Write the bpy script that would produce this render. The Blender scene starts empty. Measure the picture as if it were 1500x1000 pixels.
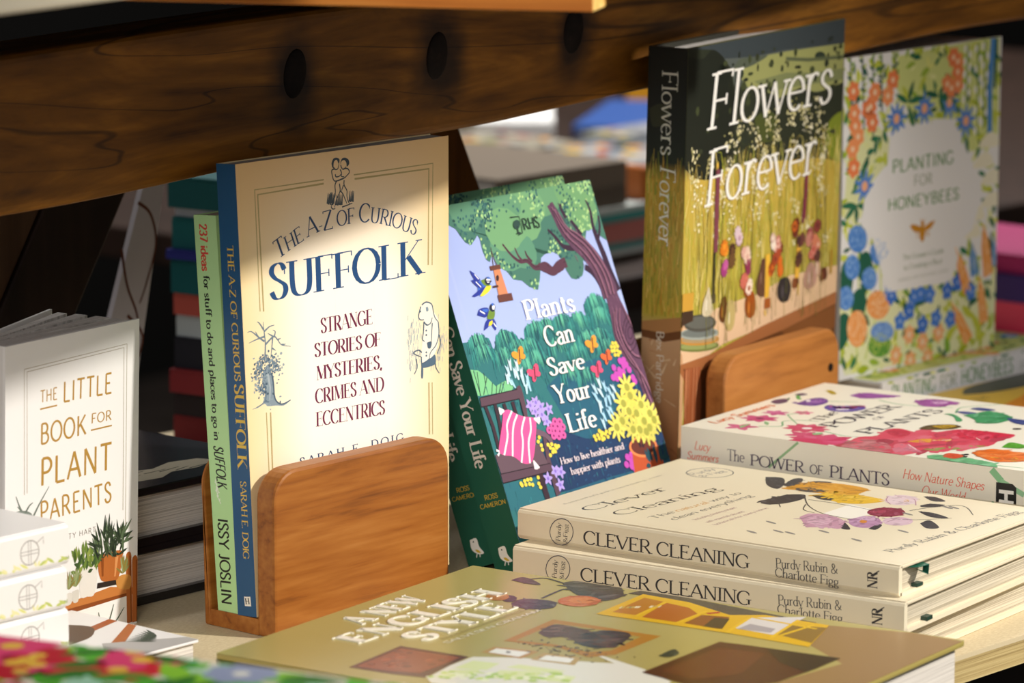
import bpy, bmesh, math, random
from mathutils import Vector, Matrix

# ------------------------------------------------------------------ camera, world, lamps, exposure
SC = bpy.context.scene
COL = SC.collection
SC.view_settings.view_transform = 'Standard'
SC.view_settings.look = 'None'
SC.view_settings.gamma = 1.0
SC.view_settings.use_curve_mapping = False
SC.view_settings.exposure = 0.12
D = math.pi / 180

cam_d = bpy.data.cameras.new('camera')
cam = bpy.data.objects.new('camera', cam_d)
COL.objects.link(cam)
SC.camera = cam
cam.location = (-1.496, -1.470, 0.530)
_y, _p = 41.18 * D, -10.14 * D
_f = Vector((math.cos(_y) * math.cos(_p), math.sin(_y) * math.cos(_p), math.sin(_p)))
cam.rotation_euler = _f.to_track_quat('-Z', 'Y').to_euler()
cam_d.sensor_width = 36.0
cam_d.lens = 6150 / 1500 * 36
cam_d.clip_start = 0.05
cam_d.clip_end = 50
cam_d.dof.use_dof = True
cam_d.dof.focus_distance = 2.20
cam_d.dof.aperture_fstop = 147.6 / 14

W = bpy.data.worlds.new('shop_air')
SC.world = W
W.use_nodes = True
W.node_tree.nodes['Background'].inputs[0].default_value = (1.0, 0.96, 0.92, 1)
W.node_tree.nodes['Background'].inputs[1].default_value = 0.27


def lamp(name, loc, aim, power, color, size, spread=None, blend=0.5):
    d = bpy.data.lights.new(name, 'SPOT' if spread else 'AREA')
    d.energy = power
    d.color = color
    if spread:
        d.spot_size = spread * D
        d.spot_blend = blend
        d.shadow_soft_size = size
    else:
        d.shape = 'DISK'
        d.size = size
    o = bpy.data.objects.new(name, d)
    COL.objects.link(o)
    o.location = loc
    o.rotation_euler = (Vector(aim) - Vector(loc)).to_track_quat('-Z', 'Y').to_euler()
    return o


KEY = lamp('ceiling_spotlight', (1.02, -2.1, 1.74), (0.12, -0.13, 0.05), 335, (1.0, 0.94, 0.85), 0.05, 26, 0.8)
lamp('fill_light', (-2.5, -1.75, 1.5), (0.2, 0.0, 0.1), 38, (1.0, 0.96, 0.92), 1.2)  # soft fill added from the left front, no fixture seen there
lamp('back_room_light', (1.9, 0.9, 1.9), (1.6, 1.1, 0.0), 55, (1.0, 0.96, 0.92), 0.6)

# ------------------------------------------------------------------ colours and materials
def lin(c):
    if isinstance(c, str):
        c = [int(c[i:i + 2], 16) / 255 for i in (0, 2, 4)]
    return tuple((v / 12.92 if v <= .04045 else ((v + .055) / 1.055) ** 2.4) for v in c[:3])


def mix(a, b, t):
    t = max(0, min(1, t))
    return tuple(x + (y - x) * t for x, y in zip(a, b))


def rgb(h):
    return tuple(int(h[i:i + 2], 16) / 255 for i in (0, 2, 4))


def new_mat(name, rough=.5, spec=.5):
    m = bpy.data.materials.new(name)
    m.use_nodes = True
    b = m.node_tree.nodes['Principled BSDF']
    b.inputs['Roughness'].default_value = rough
    b.inputs['Specular IOR Level'].default_value = spec
    return m, m.node_tree, b


def N(t, kind, **kw):
    n = t.nodes.new(kind)
    for k, v in kw.items():
        if k in n.inputs:
            n.inputs[k].default_value = v
        else:
            setattr(n, k, v)
    return n


def ramp(t, stops):
    r = t.nodes.new('ShaderNodeValToRGB')
    e = r.color_ramp.elements
    while len(e) < len(stops):
        e.new(0.5)
    for q, (pos, c) in zip(e, stops):
        q.position = pos
        q.color = (*lin(c), 1)
    return r


def ink_mat(name, rough, spec=.5, bump=.02):
    m, t, b = new_mat(name, rough, spec)
    a = N(t, 'ShaderNodeAttribute', attribute_name='ink')
    t.links.new(a.outputs['Color'], b.inputs['Base Color'])
    n = N(t, 'ShaderNodeTexNoise', Scale=900.0, Detail=2.0)
    bp = N(t, 'ShaderNodeBump', Strength=bump, Distance=.0005)
    t.links.new(n.outputs['Fac'], bp.inputs['Height'])
    t.links.new(bp.outputs['Normal'], b.inputs['Normal'])
    return m


INK_GLOSS = ink_mat('printed_gloss_card', .22)
INK_SATIN = ink_mat('printed_satin_card', .42)
INK_MATT = ink_mat('printed_matt_card', .6, .3)


def page_mat(name, c1, c2, axis):
    m, t, b = new_mat(name, .8, .2)
    tc = N(t, 'ShaderNodeTexCoord')
    mp = N(t, 'ShaderNodeMapping')
    s = [6, 6, 6]
    s[axis] = 1500
    mp.inputs['Scale'].default_value = s
    n = N(t, 'ShaderNodeTexNoise', Scale=1.0, Detail=3.0)
    r = ramp(t, [(.3, c1), (.62, c2)])
    t.links.new(tc.outputs['Object'], mp.inputs[0])
    t.links.new(mp.outputs[0], n.inputs['Vector'])
    t.links.new(n.outputs['Fac'], r.inputs[0])
    t.links.new(r.outputs[0], b.inputs['Base Color'])
    bp = N(t, 'ShaderNodeBump', Strength=.5, Distance=.0004)
    t.links.new(n.outputs['Fac'], bp.inputs['Height'])
    t.links.new(bp.outputs['Normal'], b.inputs['Normal'])
    return m


PAGE_FLAT = page_mat('stacked_white_pages', 'b3aca4', 'ece6dd', 2)
PAGE_CREAM = page_mat('stacked_cream_pages', 'a09580', 'dcd2bc', 2)
PAGE_UP = page_mat('upright_white_pages', 'a9a4a0', 'e2dedb', 1)


def wood_mat(name, stops, scale=(3, 40, 40), rough=.45, spec=.4, distort=1.2, bump=.15, halo=None, freq=1.0, cracks=False):
    m, t, b = new_mat(name, rough, spec)
    tc = N(t, 'ShaderNodeTexCoord')
    mp = N(t, 'ShaderNodeMapping')
    mp.inputs['Scale'].default_value = scale
    n = N(t, 'ShaderNodeTexNoise', Scale=freq, Detail=6.0, Roughness=.6, Distortion=distort)
    n2 = N(t, 'ShaderNodeTexNoise', Scale=freq * 4, Detail=3.0)
    t.links.new(tc.outputs['Object'], mp.inputs[0])
    t.links.new(mp.outputs[0], n.inputs['Vector'])
    t.links.new(mp.outputs[0], n2.inputs['Vector'])
    mx = N(t, 'ShaderNodeMix', data_type='FLOAT')
    mx.inputs[0].default_value = .35
    t.links.new(n.outputs['Fac'], mx.inputs[2])
    t.links.new(n2.outputs['Fac'], mx.inputs[3])
    r = ramp(t, stops)
    t.links.new(mx.outputs[0], r.inputs[0])
    out = r.outputs[0]
    if cracks:                              # long drying cracks along the grain
        cm = N(t, 'ShaderNodeMapping')
        cm.inputs['Scale'].default_value = (1.6, 6, 17)
        cn = N(t, 'ShaderNodeTexNoise', Scale=1.0, Detail=1.5, Distortion=1.6)
        t.links.new(tc.outputs['Object'], cm.inputs[0])
        t.links.new(cm.outputs[0], cn.inputs['Vector'])
        sb = N(t, 'ShaderNodeMath', operation='SUBTRACT')
        sb.inputs[1].default_value = .5
        ab = N(t, 'ShaderNodeMath', operation='ABSOLUTE')
        cr = N(t, 'ShaderNodeMapRange')
        cr.inputs[1].default_value = .002
        cr.inputs[2].default_value = .007
        cr.inputs[3].default_value = .42
        cr.inputs[4].default_value = 1.0
        t.links.new(cn.outputs['Fac'], sb.inputs[0])
        t.links.new(sb.outputs[0], ab.inputs[0])
        t.links.new(ab.outputs[0], cr.inputs[0])
        cx_ = N(t, 'ShaderNodeMix', data_type='RGBA', blend_type='MIX')
        cx_.inputs[6].default_value = (*lin('160d05'), 1)
        t.links.new(cr.outputs[0], cx_.inputs[0])
        t.links.new(out, cx_.inputs[7])
        out = cx_.outputs[2]
    if halo:
        wob = N(t, 'ShaderNodeTexNoise', Scale=28.0, Detail=3.0)
        t.links.new(tc.outputs['Object'], wob.inputs['Vector'])
        wadd = N(t, 'ShaderNodeVectorMath', operation='MULTIPLY_ADD')
        wadd.inputs[1].default_value = (.030, 0, .030)
        t.links.new(wob.outputs['Color'], wadd.inputs[0])
        t.links.new(tc.outputs['Object'], wadd.inputs[2])
        for (cx, cz, rx, rz) in halo:       # dark stain that rings each knot in the timber
            v = N(t, 'ShaderNodeMapping')
            v.inputs['Location'].default_value = (-(cx + .015) / rx, 0, -(cz + .012) / rz)
            v.inputs['Scale'].default_value = (1 / rx, 0, 1 / rz)
            t.links.new(wadd.outputs[0], v.inputs[0])
            ln = N(t, 'ShaderNodeVectorMath', operation='LENGTH')
            t.links.new(v.outputs[0], ln.inputs[0])
            mr = N(t, 'ShaderNodeMapRange')
            mr.interpolation_type = 'SMOOTHSTEP'
            mr.inputs[1].default_value = .3
            mr.inputs[2].default_value = 1.0
            mr.inputs[3].default_value = .12
            mr.inputs[4].default_value = 1.0
            t.links.new(ln.outputs['Value'], mr.inputs[0])
            mm = N(t, 'ShaderNodeMix', data_type='RGBA', blend_type='MIX')
            mm.inputs[6].default_value = (*lin('120d0c'), 1)
            t.links.new(mr.outputs[0], mm.inputs[0])
            t.links.new(out, mm.inputs[7])
            out = mm.outputs[2]
    t.links.new(out, b.inputs['Base Color'])
    bp = N(t, 'ShaderNodeBump', Strength=bump, Distance=.002)
    t.links.new(mx.outputs[0], bp.inputs['Height'])
    t.links.new(bp.outputs['Normal'], b.inputs['Normal'])
    return m


WOOD_HOLDER = wood_mat('oiled_acacia', [(.28, '5e3213'), (.44, '96581f'), (.56, 'a5672a'), (.72, 'b57a3c')], (6, 80, 80), .42, .4, .8, .1)
WOOD_HOLDER2 = wood_mat('oiled_acacia_pale', [(.28, '8a5426'), (.45, 'a96c33'), (.6, 'b5783c'), (.75, 'bf864a')], (7, 60, 60), .5, .35, .8, .1)
KNOTS = [(.0799, .2804, .026, .040), (.1909, .2806, .029, .044), (.3056, .2854, .024, .036)]
WOOD_BEAM = wood_mat('dark_stained_timber', [(.3, '3a2006'), (.43, '74480f'), (.52, '875614'), (.66, 'b07322')], (5, 20, 30), .5, .35, 2.2, .3, [(x, z, a, b) for x, z, a, b in KNOTS], cracks=True)
WOOD_DARK = wood_mat('near_black_timber', [(.3, '1c120b'), (.6, '33221a'), (.8, '43302a')], (30, 30, 3), .6, .3, .6, .2)
WOOD_MID = wood_mat('brown_timber', [(.3, '4a321f'), (.6, '6d4e38'), (.8, '7d5f48')], (30, 30, 3), .6, .3, .6, .2)
WOOD_SLAT = wood_mat('varnished_brown_timber', [(.3, '4b2a08'), (.6, '7a4a12'), (.8, '8f5b1c')], (30, 30, 3), .5, .3, .6, .2)
WOOD_PINE = wood_mat('orange_pine', [(.3, 'b8621a'), (.5, 'd88330'), (.7, 'e69c46')], (40, 4, 60), .5, .3, .6, .2)
WOOD_PINE_END = wood_mat('sawn_pine_end', [(.3, 'b97a2a'), (.5, 'eec06a'), (.7, 'fadf98')], (90, 90, 90), .8, .2, .4, .6)
WOOD_LEG = wood_mat('reddish_brown_timber', [(.3, '4a2208'), (.6, '7a3f14'), (.8, '8f5020')], (30, 30, 3), .5, .3, .6, .2)
PLY = wood_mat('plywood_edge', [(.3, '8a7448'), (.5, 'bda671'), (.7, 'd3c08c')], (5, 5, 900), .6, .3, .2, .2)
KNOT = wood_mat('burnt_knot', [(.3, '0c0908'), (.6, '1d1411'), (.8, '33241c')], (60, 60, 60), .7, .2, .6, .4)


def plain(name, c, rough=.6, spec=.3, speck=0, scale=60, c2=None):
    m, t, b = new_mat(name, rough, spec)
    n = N(t, 'ShaderNodeTexNoise', Scale=scale, Detail=5.0)
    r = ramp(t, [(.35, c), (.65, c2 or c)])
    t.links.new(n.outputs['Fac'], r.inputs[0])
    t.links.new(r.outputs[0], b.inputs['Base Color'])
    return m


TABLE_TOP = plain('speckled_beige_laminate', 'c9b793', .55, .35, scale=700, c2='d9caa8')
CREAM_PAINT = plain('cream_paint', 'e8dcc0', .5, .3, c2='efe5cd')
DARK_PAINT = plain('dark_underside', '15100d', .8, .1, c2='1e1713')
WALL = plain('dark_wall_paint', '121211', .9, .1, scale=3, c2='191817')
FLOOR = plain('dark_carpet', '2b2623', .95, .05, scale=80, c2='38322e')


# ------------------------------------------------------------------ mesh builder (millimetres in, metres out)
class MB:
    def __init__(s):
        s.v, s.f, s.c, s.m = [], [], [], []

    def face(s, pts, col=(1, 1, 1), mi=0, cols=None):
        i = len(s.v)
        s.v += [tuple(p) for p in pts]
        s.f.append(tuple(range(i, i + len(pts))))
        s.c.append(cols or [col] * len(pts))
        s.m.append(mi)

    def box(s, x0, x1, y0, y1, z0, z1, col=(1, 1, 1), mi=0, fn=None, nx=1, nz=1, bev=0, seg=2):
        fn = fn or (lambda x, y, z: (x, y, z))
        if bev:
            bm = bmesh.new()
            bmesh.ops.create_cube(bm, size=1)
            for v in bm.verts:
                v.co = Vector((x0 + (v.co.x + .5) * (x1 - x0), y0 + (v.co.y + .5) * (y1 - y0), z0 + (v.co.z + .5) * (z1 - z0)))
            bmesh.ops.bevel(bm, geom=bm.edges[:], offset=bev, segments=seg, affect='EDGES', profile=.5)
            s.add_bm(bm, col, mi, fn)
            bm.free()
            return
        X = [x0 + (x1 - x0) * i / nx for i in range(nx + 1)]
        Zs = [z0 + (z1 - z0) * i / nz for i in range(nz + 1)]
        for i in range(nx):
            for k in range(nz):
                a, b, c, d = X[i], X[i + 1], Zs[k], Zs[k + 1]
                s.face([fn(a, y0, c), fn(b, y0, c), fn(b, y0, d), fn(a, y0, d)], col, mi)
                s.face([fn(a, y1, c), fn(a, y1, d), fn(b, y1, d), fn(b, y1, c)], col, mi)
        for i in range(nx):
            a, b = X[i], X[i + 1]
            s.face([fn(a, y0, z0), fn(a, y1, z0), fn(b, y1, z0), fn(b, y0, z0)], col, mi)
            s.face([fn(a, y0, z1), fn(b, y0, z1), fn(b, y1, z1), fn(a, y1, z1)], col, mi)
        for k in range(nz):
            c, d = Zs[k], Zs[k + 1]
            s.face([fn(x0, y0, c), fn(x0, y0, d), fn(x0, y1, d), fn(x0, y1, c)], col, mi)
            s.face([fn(x1, y0, c), fn(x1, y1, c), fn(x1, y1, d), fn(x1, y0, d)], col, mi)

    def add_bm(s, bm, col, mi=0, fn=None):
        fn = fn or (lambda x, y, z: (x, y, z))
        i = len(s.v)
        bm.verts.ensure_lookup_table()
        bm.verts.index_update()
        s.v += [fn(*v.co) for v in bm.verts]
        for f in bm.faces:
            s.f.append(tuple(i + v.index for v in f.verts))
            s.c.append([col] * len(f.verts))
            s.m.append(mi)

    def prism(s, prof, x0, x1, col=(1, 1, 1), mi=0, bev=0, axis='x', fn=None):
        """extrude a (y,z) [axis x] or (x,z) [axis y] outline"""
        bm = bmesh.new()
        mk = (lambda q, t: (t, q[0], q[1])) if axis == 'x' else (lambda q, t: (q[0], t, q[1]))
        a = [bm.verts.new(mk(q, x0)) for q in prof]
        b = [bm.verts.new(mk(q, x1)) for q in prof]
        n = len(prof)
        bm.faces.new(a)
        bm.faces.new(b[::-1])
        for k in range(n):
            bm.faces.new((a[k], b[k], b[(k + 1) % n], a[(k + 1) % n]))
        bmesh.ops.recalc_face_normals(bm, faces=bm.faces[:])
        if bev:
            bmesh.ops.bevel(bm, geom=[e for e in bm.edges if e.calc_face_angle(0) > .5], offset=bev, segments=2, affect='EDGES', profile=.5)
        s.add_bm(bm, col, mi, fn)
        bm.free()

    def build(s, name, mats, parent=None, loc=None, rz=0, smooth=False):
        me = bpy.data.meshes.new(name)
        me.from_pydata([(x / 1000, y / 1000, z / 1000) for x, y, z in s.v], [], s.f)
        for m in (mats if isinstance(mats, (list, tuple)) else [mats]):
            me.materials.append(m)
        me.polygons.foreach_set('material_index', s.m)
        at = me.color_attributes.new('ink', 'FLOAT_COLOR', 'CORNER')
        buf = []
        cache = {}
        for cs in s.c:
            for c in cs:
                if c not in cache:
                    cache[c] = (*lin(c), 1.0)
                buf += cache[c]
        at.data.foreach_set('color', buf)
        if smooth:
            me.polygons.foreach_set('use_smooth', [True] * len(me.polygons))
        me.update()
        o = bpy.data.objects.new(name, me)
        COL.objects.link(o)
        if parent:
            o.parent = parent
        if loc:
            o.location = [v / 1000 for v in loc]
        o.rotation_euler.z = rz * D
        return o


def tag(o, label, cat, group=None, kind=None):
    o['label'] = label
    o['category'] = cat
    if group:
        o['group'] = group
    if kind:
        o['kind'] = kind
    return o


def thing(name, label, cat, loc=(0, 0, 0), rz=0, group=None):
    o = bpy.data.objects.new(name, None)
    COL.objects.link(o)
    o.empty_display_size = .02
    o.location = [v / 1000 for v in loc]
    o.rotation_euler.z = rz * D
    return tag(o, label, cat, group)


def dup(root, loc, rz, label, group=None):
    r = root.copy()
    COL.objects.link(r)
    r.location = [v / 1000 for v in loc]
    r.rotation_euler.z = rz * D
    r['label'] = label
    if group:
        r['group'] = group
    for ch in list(root.children):
        c = ch.copy()
        COL.objects.link(c)
        c.parent = r
        for g in list(ch.children):
            e = g.copy()
            COL.objects.link(e)
            e.parent = c
    return r


# ------------------------------------------------------------------ a small alphabet of pen strokes
# glyph: width, strokes. stroke: kind l(ine)/c(urve)/a(rc), flags: t thin k thick, 1/2 foot serif at start/end, 3/4 upright serif at start/end
def _arc(cx, cy, rx, ry, a0, a1, n=18):
    return [(cx + rx * math.cos(math.radians(a0 + (a1 - a0) * i / n)), cy + ry * math.sin(math.radians(a0 + (a1 - a0) * i / n))) for i in range(n + 1)]


def _cat(p, n=6):
    if len(p) < 3:
        return list(p)
    q = [p[0]] + list(p) + [p[-1]]
    o = []
    for i in range(1, len(q) - 2):
        a, b, c, d = q[i - 1:i + 3]
        for k in range(n):
            t = k / n
            o.append(tuple(.5 * (2 * b[j] + (c[j] - a[j]) * t + (2 * a[j] - 5 * b[j] + 4 * c[j] - d[j]) * t * t + (3 * b[j] - a[j] - 3 * c[j] + d[j]) * t ** 3) for j in (0, 1)))
    o.append(tuple(p[-1]))
    return o


FONT = {}


def G(ch, w, *st):
    FONT[ch] = (w, [(k, fl, [float(v) for v in pts.split()]) for k, fl, pts in st])


G('A', .72, ('l', 't1', '.03 0 .36 1'), ('l', 'k2', '.36 1 .69 0'), ('l', 't', '.15 .34 .57 .34'))
G('B', .64, ('l', '12', '.13 0 .13 1'), ('l', 't', '.13 1 .32 1'), ('a', '', '.32 .76 .2 .24 90 -90'), ('l', 't', '.13 .52 .34 .52'), ('a', '', '.34 .26 .24 .26 90 -90'), ('l', 't', '.13 0 .34 0'))
G('C', .72, ('a', '3', '.4 .5 .35 .5 42 318'))
G('D', .76, ('l', '12', '.13 0 .13 1'), ('l', 't', '.13 1 .34 1'), ('a', '', '.34 .5 .36 .5 90 -90'), ('l', 't', '.13 0 .34 0'))
G('E', .62, ('l', '12', '.13 0 .13 1'), ('l', 't4', '.13 1 .54 1'), ('l', 't4', '.13 .52 .44 .52'), ('l', 't4', '.13 0 .57 0'))
G('F', .58, ('l', '12', '.13 0 .13 1'), ('l', 't4', '.13 1 .54 1'), ('l', 't4', '.13 .5 .44 .5'))
G('G', .78, ('a', '3', '.4 .5 .35 .5 42 300'), ('l', '2', '.66 .06 .66 .42'))
G('H', .78, ('l', '12', '.13 0 .13 1'), ('l', '12', '.65 0 .65 1'), ('l', 't', '.13 .52 .65 .52'))
G('I', .28, ('l', '12', '.14 0 .14 1'))
G('J', .42, ('c', '1', '.28 1 .28 .6 .27 .15 .18 -.02 .06 .04'))
G('K', .72, ('l', '12', '.13 0 .13 1'), ('l', 't1', '.62 1 .14 .4'), ('l', 'k2', '.29 .56 .66 0'))
G('L', .58, ('l', '12', '.13 0 .13 1'), ('l', 't4', '.13 0 .55 0'))
G('M', .9, ('l', 't12', '.12 0 .14 1'), ('l', 'k', '.14 1 .45 .05'), ('l', 't', '.45 .05 .76 1'), ('l', '12', '.76 1 .78 0'))
G('N', .78, ('l', 't12', '.12 0 .12 1'), ('l', 'k', '.12 1 .66 0'), ('l', 't2', '.66 0 .66 1'))
G('O', .8, ('a', '', '.4 .5 .36 .5 0 360'))
G('P', .62, ('l', '12', '.13 0 .13 1'), ('l', 't', '.13 1 .32 1'), ('a', '', '.32 .73 .25 .27 90 -90'), ('l', 't', '.13 .46 .32 .46'))
G('R', .7, ('l', '12', '.13 0 .13 1'), ('l', 't', '.13 1 .32 1'), ('a', '', '.32 .74 .23 .26 90 -90'), ('l', 't', '.13 .48 .32 .48'), ('l', 'k2', '.33 .48 .64 0'))
G('S', .54, ('c', '3', '.45 .8 .38 .95 .26 1 .12 .92 .08 .76 .17 .6 .31 .49 .44 .37 .47 .22 .4 .06 .27 0 .14 .05 .06 .22'))
G('T', .66, ('l', '2', '.33 1 .33 0'), ('l', 't34', '.04 1 .62 1'))
G('U', .76, ('c', '12', '.13 1 .13 .35 .2 .08 .38 0 .56 .08 .63 .35 .63 1'))
G('V', .7, ('l', 'k1', '.03 1 .36 0'), ('l', 't2', '.36 0 .67 1'))
G('W', 1.0, ('l', 'k1', '.03 1 .27 0'), ('l', 't', '.27 0 .49 .98'), ('l', 'k', '.49 .98 .73 0'), ('l', 't2', '.73 0 .96 1'))
G('X', .7, ('l', 'k12', '.04 1 .66 0'), ('l', 't12', '.64 1 .06 0'))
G('Y', .7, ('l', 'k1', '.03 1 .35 .46'), ('l', 't2', '.35 .46 .66 1'), ('l', '2', '.35 .5 .35 0'))
G('Z', .62, ('l', 't3', '.06 1 .56 1'), ('l', 'k', '.56 1 .05 0'), ('l', 't4', '.05 0 .58 0'))
G('a', .5, ('c', '', '.08 .46 .16 .58 .28 .6 .38 .52 .4 .4 .4 .1 .48 0'), ('c', '', '.4 .37 .22 .33 .08 .22 .08 .08 .2 0 .33 .05 .4 .15'))
G('b', .54, ('l', '1', '.11 1 .11 0'), ('a', '', '.29 .3 .2 .3 0 360'))
G('c', .46, ('a', '', '.27 .3 .21 .3 45 318'))
G('d', .56, ('l', '12', '.43 1 .43 0'), ('a', '', '.26 .3 .2 .3 0 360'))
G('e', .48, ('l', 't', '.07 .32 .43 .32'), ('a', '', '.25 .3 .2 .3 4 312'))
G('f', .34, ('c', '2', '.38 .92 .3 1 .19 .95 .16 .78 .16 0'), ('l', 't', '.03 .6 .31 .6'))
G('g', .52, ('a', '', '.24 .38 .17 .22 0 360'), ('c', '', '.17 .18 .1 .1 .14 .02 .36 -.04 .45 -.14 .36 -.26 .16 -.26 .06 -.16 .14 -.05'), ('l', 't', '.36 .54 .5 .6'))
G('h', .58, ('l', '12', '.11 1 .11 0'), ('c', '2', '.11 .42 .22 .57 .35 .6 .45 .48 .45 .25 .45 0'))
G('i', .24, ('l', '12', '.12 .6 .12 0'), ('l', 'k', '.12 .8 .12 .9'))
G('j', .24, ('c', '1', '.13 .6 .13 0 .1 -.18 .0 -.24'), ('l', 'k', '.13 .8 .13 .9'))
G('k', .54, ('l', '12', '.11 1 .11 0'), ('l', 't1', '.46 .6 .12 .24'), ('l', 'k2', '.24 .36 .5 0'))
G('l', .24, ('l', '12', '.12 1 .12 0'))
G('m', .86, ('l', '12', '.11 .6 .11 0'), ('c', '2', '.11 .44 .2 .57 .31 .6 .42 .5 .43 .25 .43 0'), ('c', '2', '.43 .44 .52 .57 .63 .6 .74 .5 .75 .25 .75 0'))
G('n', .58, ('l', '12', '.11 .6 .11 0'), ('c', '2', '.11 .42 .22 .57 .35 .6 .45 .48 .45 .25 .45 0'))
G('o', .52, ('a', '', '.26 .3 .21 .3 0 360'))
G('p', .56, ('l', '12', '.11 .6 .11 -.28'), ('a', '', '.3 .3 .2 .3 0 360'))
G('r', .4, ('l', '12', '.11 .6 .11 0'), ('c', '', '.11 .4 .18 .54 .27 .6 .36 .55'))
G('s', .4, ('c', '', '.34 .46 .27 .58 .17 .6 .08 .52 .09 .4 .2 .31 .31 .23 .33 .1 .25 .01 .14 0 .06 .12'))
G('t', .34, ('c', '', '.15 .8 .15 .4 .15 .1 .22 0 .32 .05'), ('l', 't', '.03 .6 .3 .6'))
G('u', .58, ('c', '1', '.11 .6 .11 .25 .14 .06 .24 0 .36 .06 .45 .2'), ('l', '12', '.45 .6 .45 0'))
G('v', .5, ('l', 'k1', '.03 .6 .25 0'), ('l', 't2', '.25 0 .46 .6'))
G('w', .74, ('l', 'k1', '.03 .6 .2 0'), ('l', 't', '.2 0 .37 .6'), ('l', 'k', '.37 .6 .54 0'), ('l', 't2', '.54 0 .71 .6'))
G('x', .5, ('l', 'k12', '.04 .6 .46 0'), ('l', 't12', '.45 .6 .05 0'))
G('y', .5, ('l', 'k1', '.03 .6 .25 .0'), ('c', 't1', '.46 .6 .25 .0 .15 -.22 .03 -.25'))
G('z', .44, ('l', 't', '.05 .6 .39 .6'), ('l', 'k', '.39 .6 .05 0'), ('l', 't', '.05 0 .41 0'))
G('&', .76, ('c', '', '.66 .5 .56 .2 .36 .0 .16 .02 .08 .2 .16 .4 .36 .56 .42 .76 .34 .95 .24 .98 .16 .84 .2 .64 .44 .26 .7 .02'))
G('2', .52, ('c', '', '.08 .74 .14 .94 .28 1 .42 .9 .43 .7 .3 .42 .07 .02'), ('l', 't', '.06 .02 .47 .02'))
G('3', .52, ('c', '', '.08 .84 .2 1 .36 .96 .42 .76 .32 .56 .2 .52 .34 .48 .45 .3 .38 .06 .22 0 .06 .14'))
G('7', .5, ('l', 't', '.06 1 .45 1'), ('l', 'k', '.45 1 .18 0'))
G('.', .24, ('l', 'k', '.12 -.0 .12 .1'))
G(',', .24, ('c', 'k', '.12 .08 .12 .0 .07 -.14'))
G("'", .2, ('l', 'k', '.1 1 .09 .8'))
G('-', .36, ('l', 't', '.05 .34 .31 .34'))
G(' ', .3)

STYLES = dict(
    didone=dict(k=.15, t=.028, s=.085, sw=.03),
    roman=dict(k=.11, t=.05, s=.07, sw=.045),
    light=dict(k=.095, t=.055, s=.08, sw=.05),
    italic=dict(k=.085, t=.045, s=.08, sw=.045, slant=.16),
    fat=dict(k=.185, t=.075, s=.06, sw=.06),
    fatsans=dict(k=.17, t=.12, s=0, sw=0),
    sans=dict(k=.105, t=.09, s=0, sw=0),
    thin=dict(k=.085, t=.075, s=0, sw=0),
    script=dict(k=.085, t=.06, s=0, sw=0, slant=.22),
)


def stroke_poly(pts, wfun):
    L, R = [], []
    n = len(pts)
    for i, (x, y) in enumerate(pts):
        a = pts[max(0, i - 1)]
        b = pts[min(n - 1, i + 1)]
        dx, dy = b[0] - a[0], b[1] - a[1]
        l = math.hypot(dx, dy) or 1e-9
        w = wfun(i, dx / l, dy / l) / 2
        L.append((x - dy / l * w, y + dx / l * w))
        R.append((x + dy / l * w, y - dx / l * w))
    return [[L[i], R[i], R[i + 1], L[i + 1]] for i in range(n - 1)]


def glyph_polys(ch, st):
    w, strokes = FONT.get(ch, FONT[' '])
    out = []
    K, T, S, SW = st['k'], st['t'], st['s'], st['sw']
    for kind, fl, v in strokes:
        if kind == 'a':
            pts = _arc(*v)
        else:
            pts = list(zip(v[::2], v[1::2]))
            if kind == 'c':
                pts = _cat(pts, 5)
            else:
                (xa, ya), (xb, yb) = pts[0], pts[-1]
                pts = [(xa + (xb - xa) * k / 4, ya + (yb - ya) * k / 4) for k in range(5)]
        if 't' in fl:
            wf = lambda i, dx, dy: T
        elif 'k' in fl:
            wf = lambda i, dx, dy: K
        else:
            wf = lambda i, dx, dy: T + (K - T) * abs(dy) ** 1.3
        out += stroke_poly(pts, wf)
        if S:
            for f, e in (('1', 0), ('2', -1)):
                if f in fl:
                    x, y = pts[e]
                    hw = S + K / 2 if 't' not in fl else S + T / 2
                    other = pts[1] if e == 0 else pts[-2]
                    up = 1 if other[1] > y else -1
                    y0, y1 = sorted((y, y + up * SW))
                    out.append([(x - hw, y0), (x + hw, y0), (x + hw, y1), (x - hw, y1)])
            for f, e in (('3', 0), ('4', -1)):
                if f in fl:
                    x, y = pts[e]
                    hh = S * 1.5
                    ya, yb = (y - hh, y + T / 2) if y > .75 else (y - T / 2, y + hh) if y < .25 else (y - hh * .8, y + hh * .8)
                    out.append([(x - SW / 2, ya), (x + SW / 2, ya), (x + SW / 2, yb), (x - SW / 2, yb)])
    return w, out


# ------------------------------------------------------------------ printed artwork on a surface (coordinates in mm on that surface)
def P(s):
    v = [float(q) for q in s.split()]
    return list(zip(v[::2], v[1::2]))


def clip_poly(pts, cols, r):
    x0, y0, x1, y1 = r
    for ax, lim, sg in ((0, x0, 1), (0, x1, -1), (1, y0, 1), (1, y1, -1)):
        out, oc = [], []
        n = len(pts)
        for i in range(n):
            a, b = pts[i], pts[(i + 1) % n]
            da, db = (a[ax] - lim) * sg, (b[ax] - lim) * sg
            if da >= 0:
                out.append(a)
                oc.append(cols[i])
            if (da >= 0) != (db >= 0):
                t = da / (da - db)
                out.append((a[0] + (b[0] - a[0]) * t, a[1] + (b[1] - a[1]) * t))
                oc.append(mix(cols[i], cols[(i + 1) % n], t))
        pts, cols = out, oc
        if len(pts) < 3:
            return [], []
    return pts, cols


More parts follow.
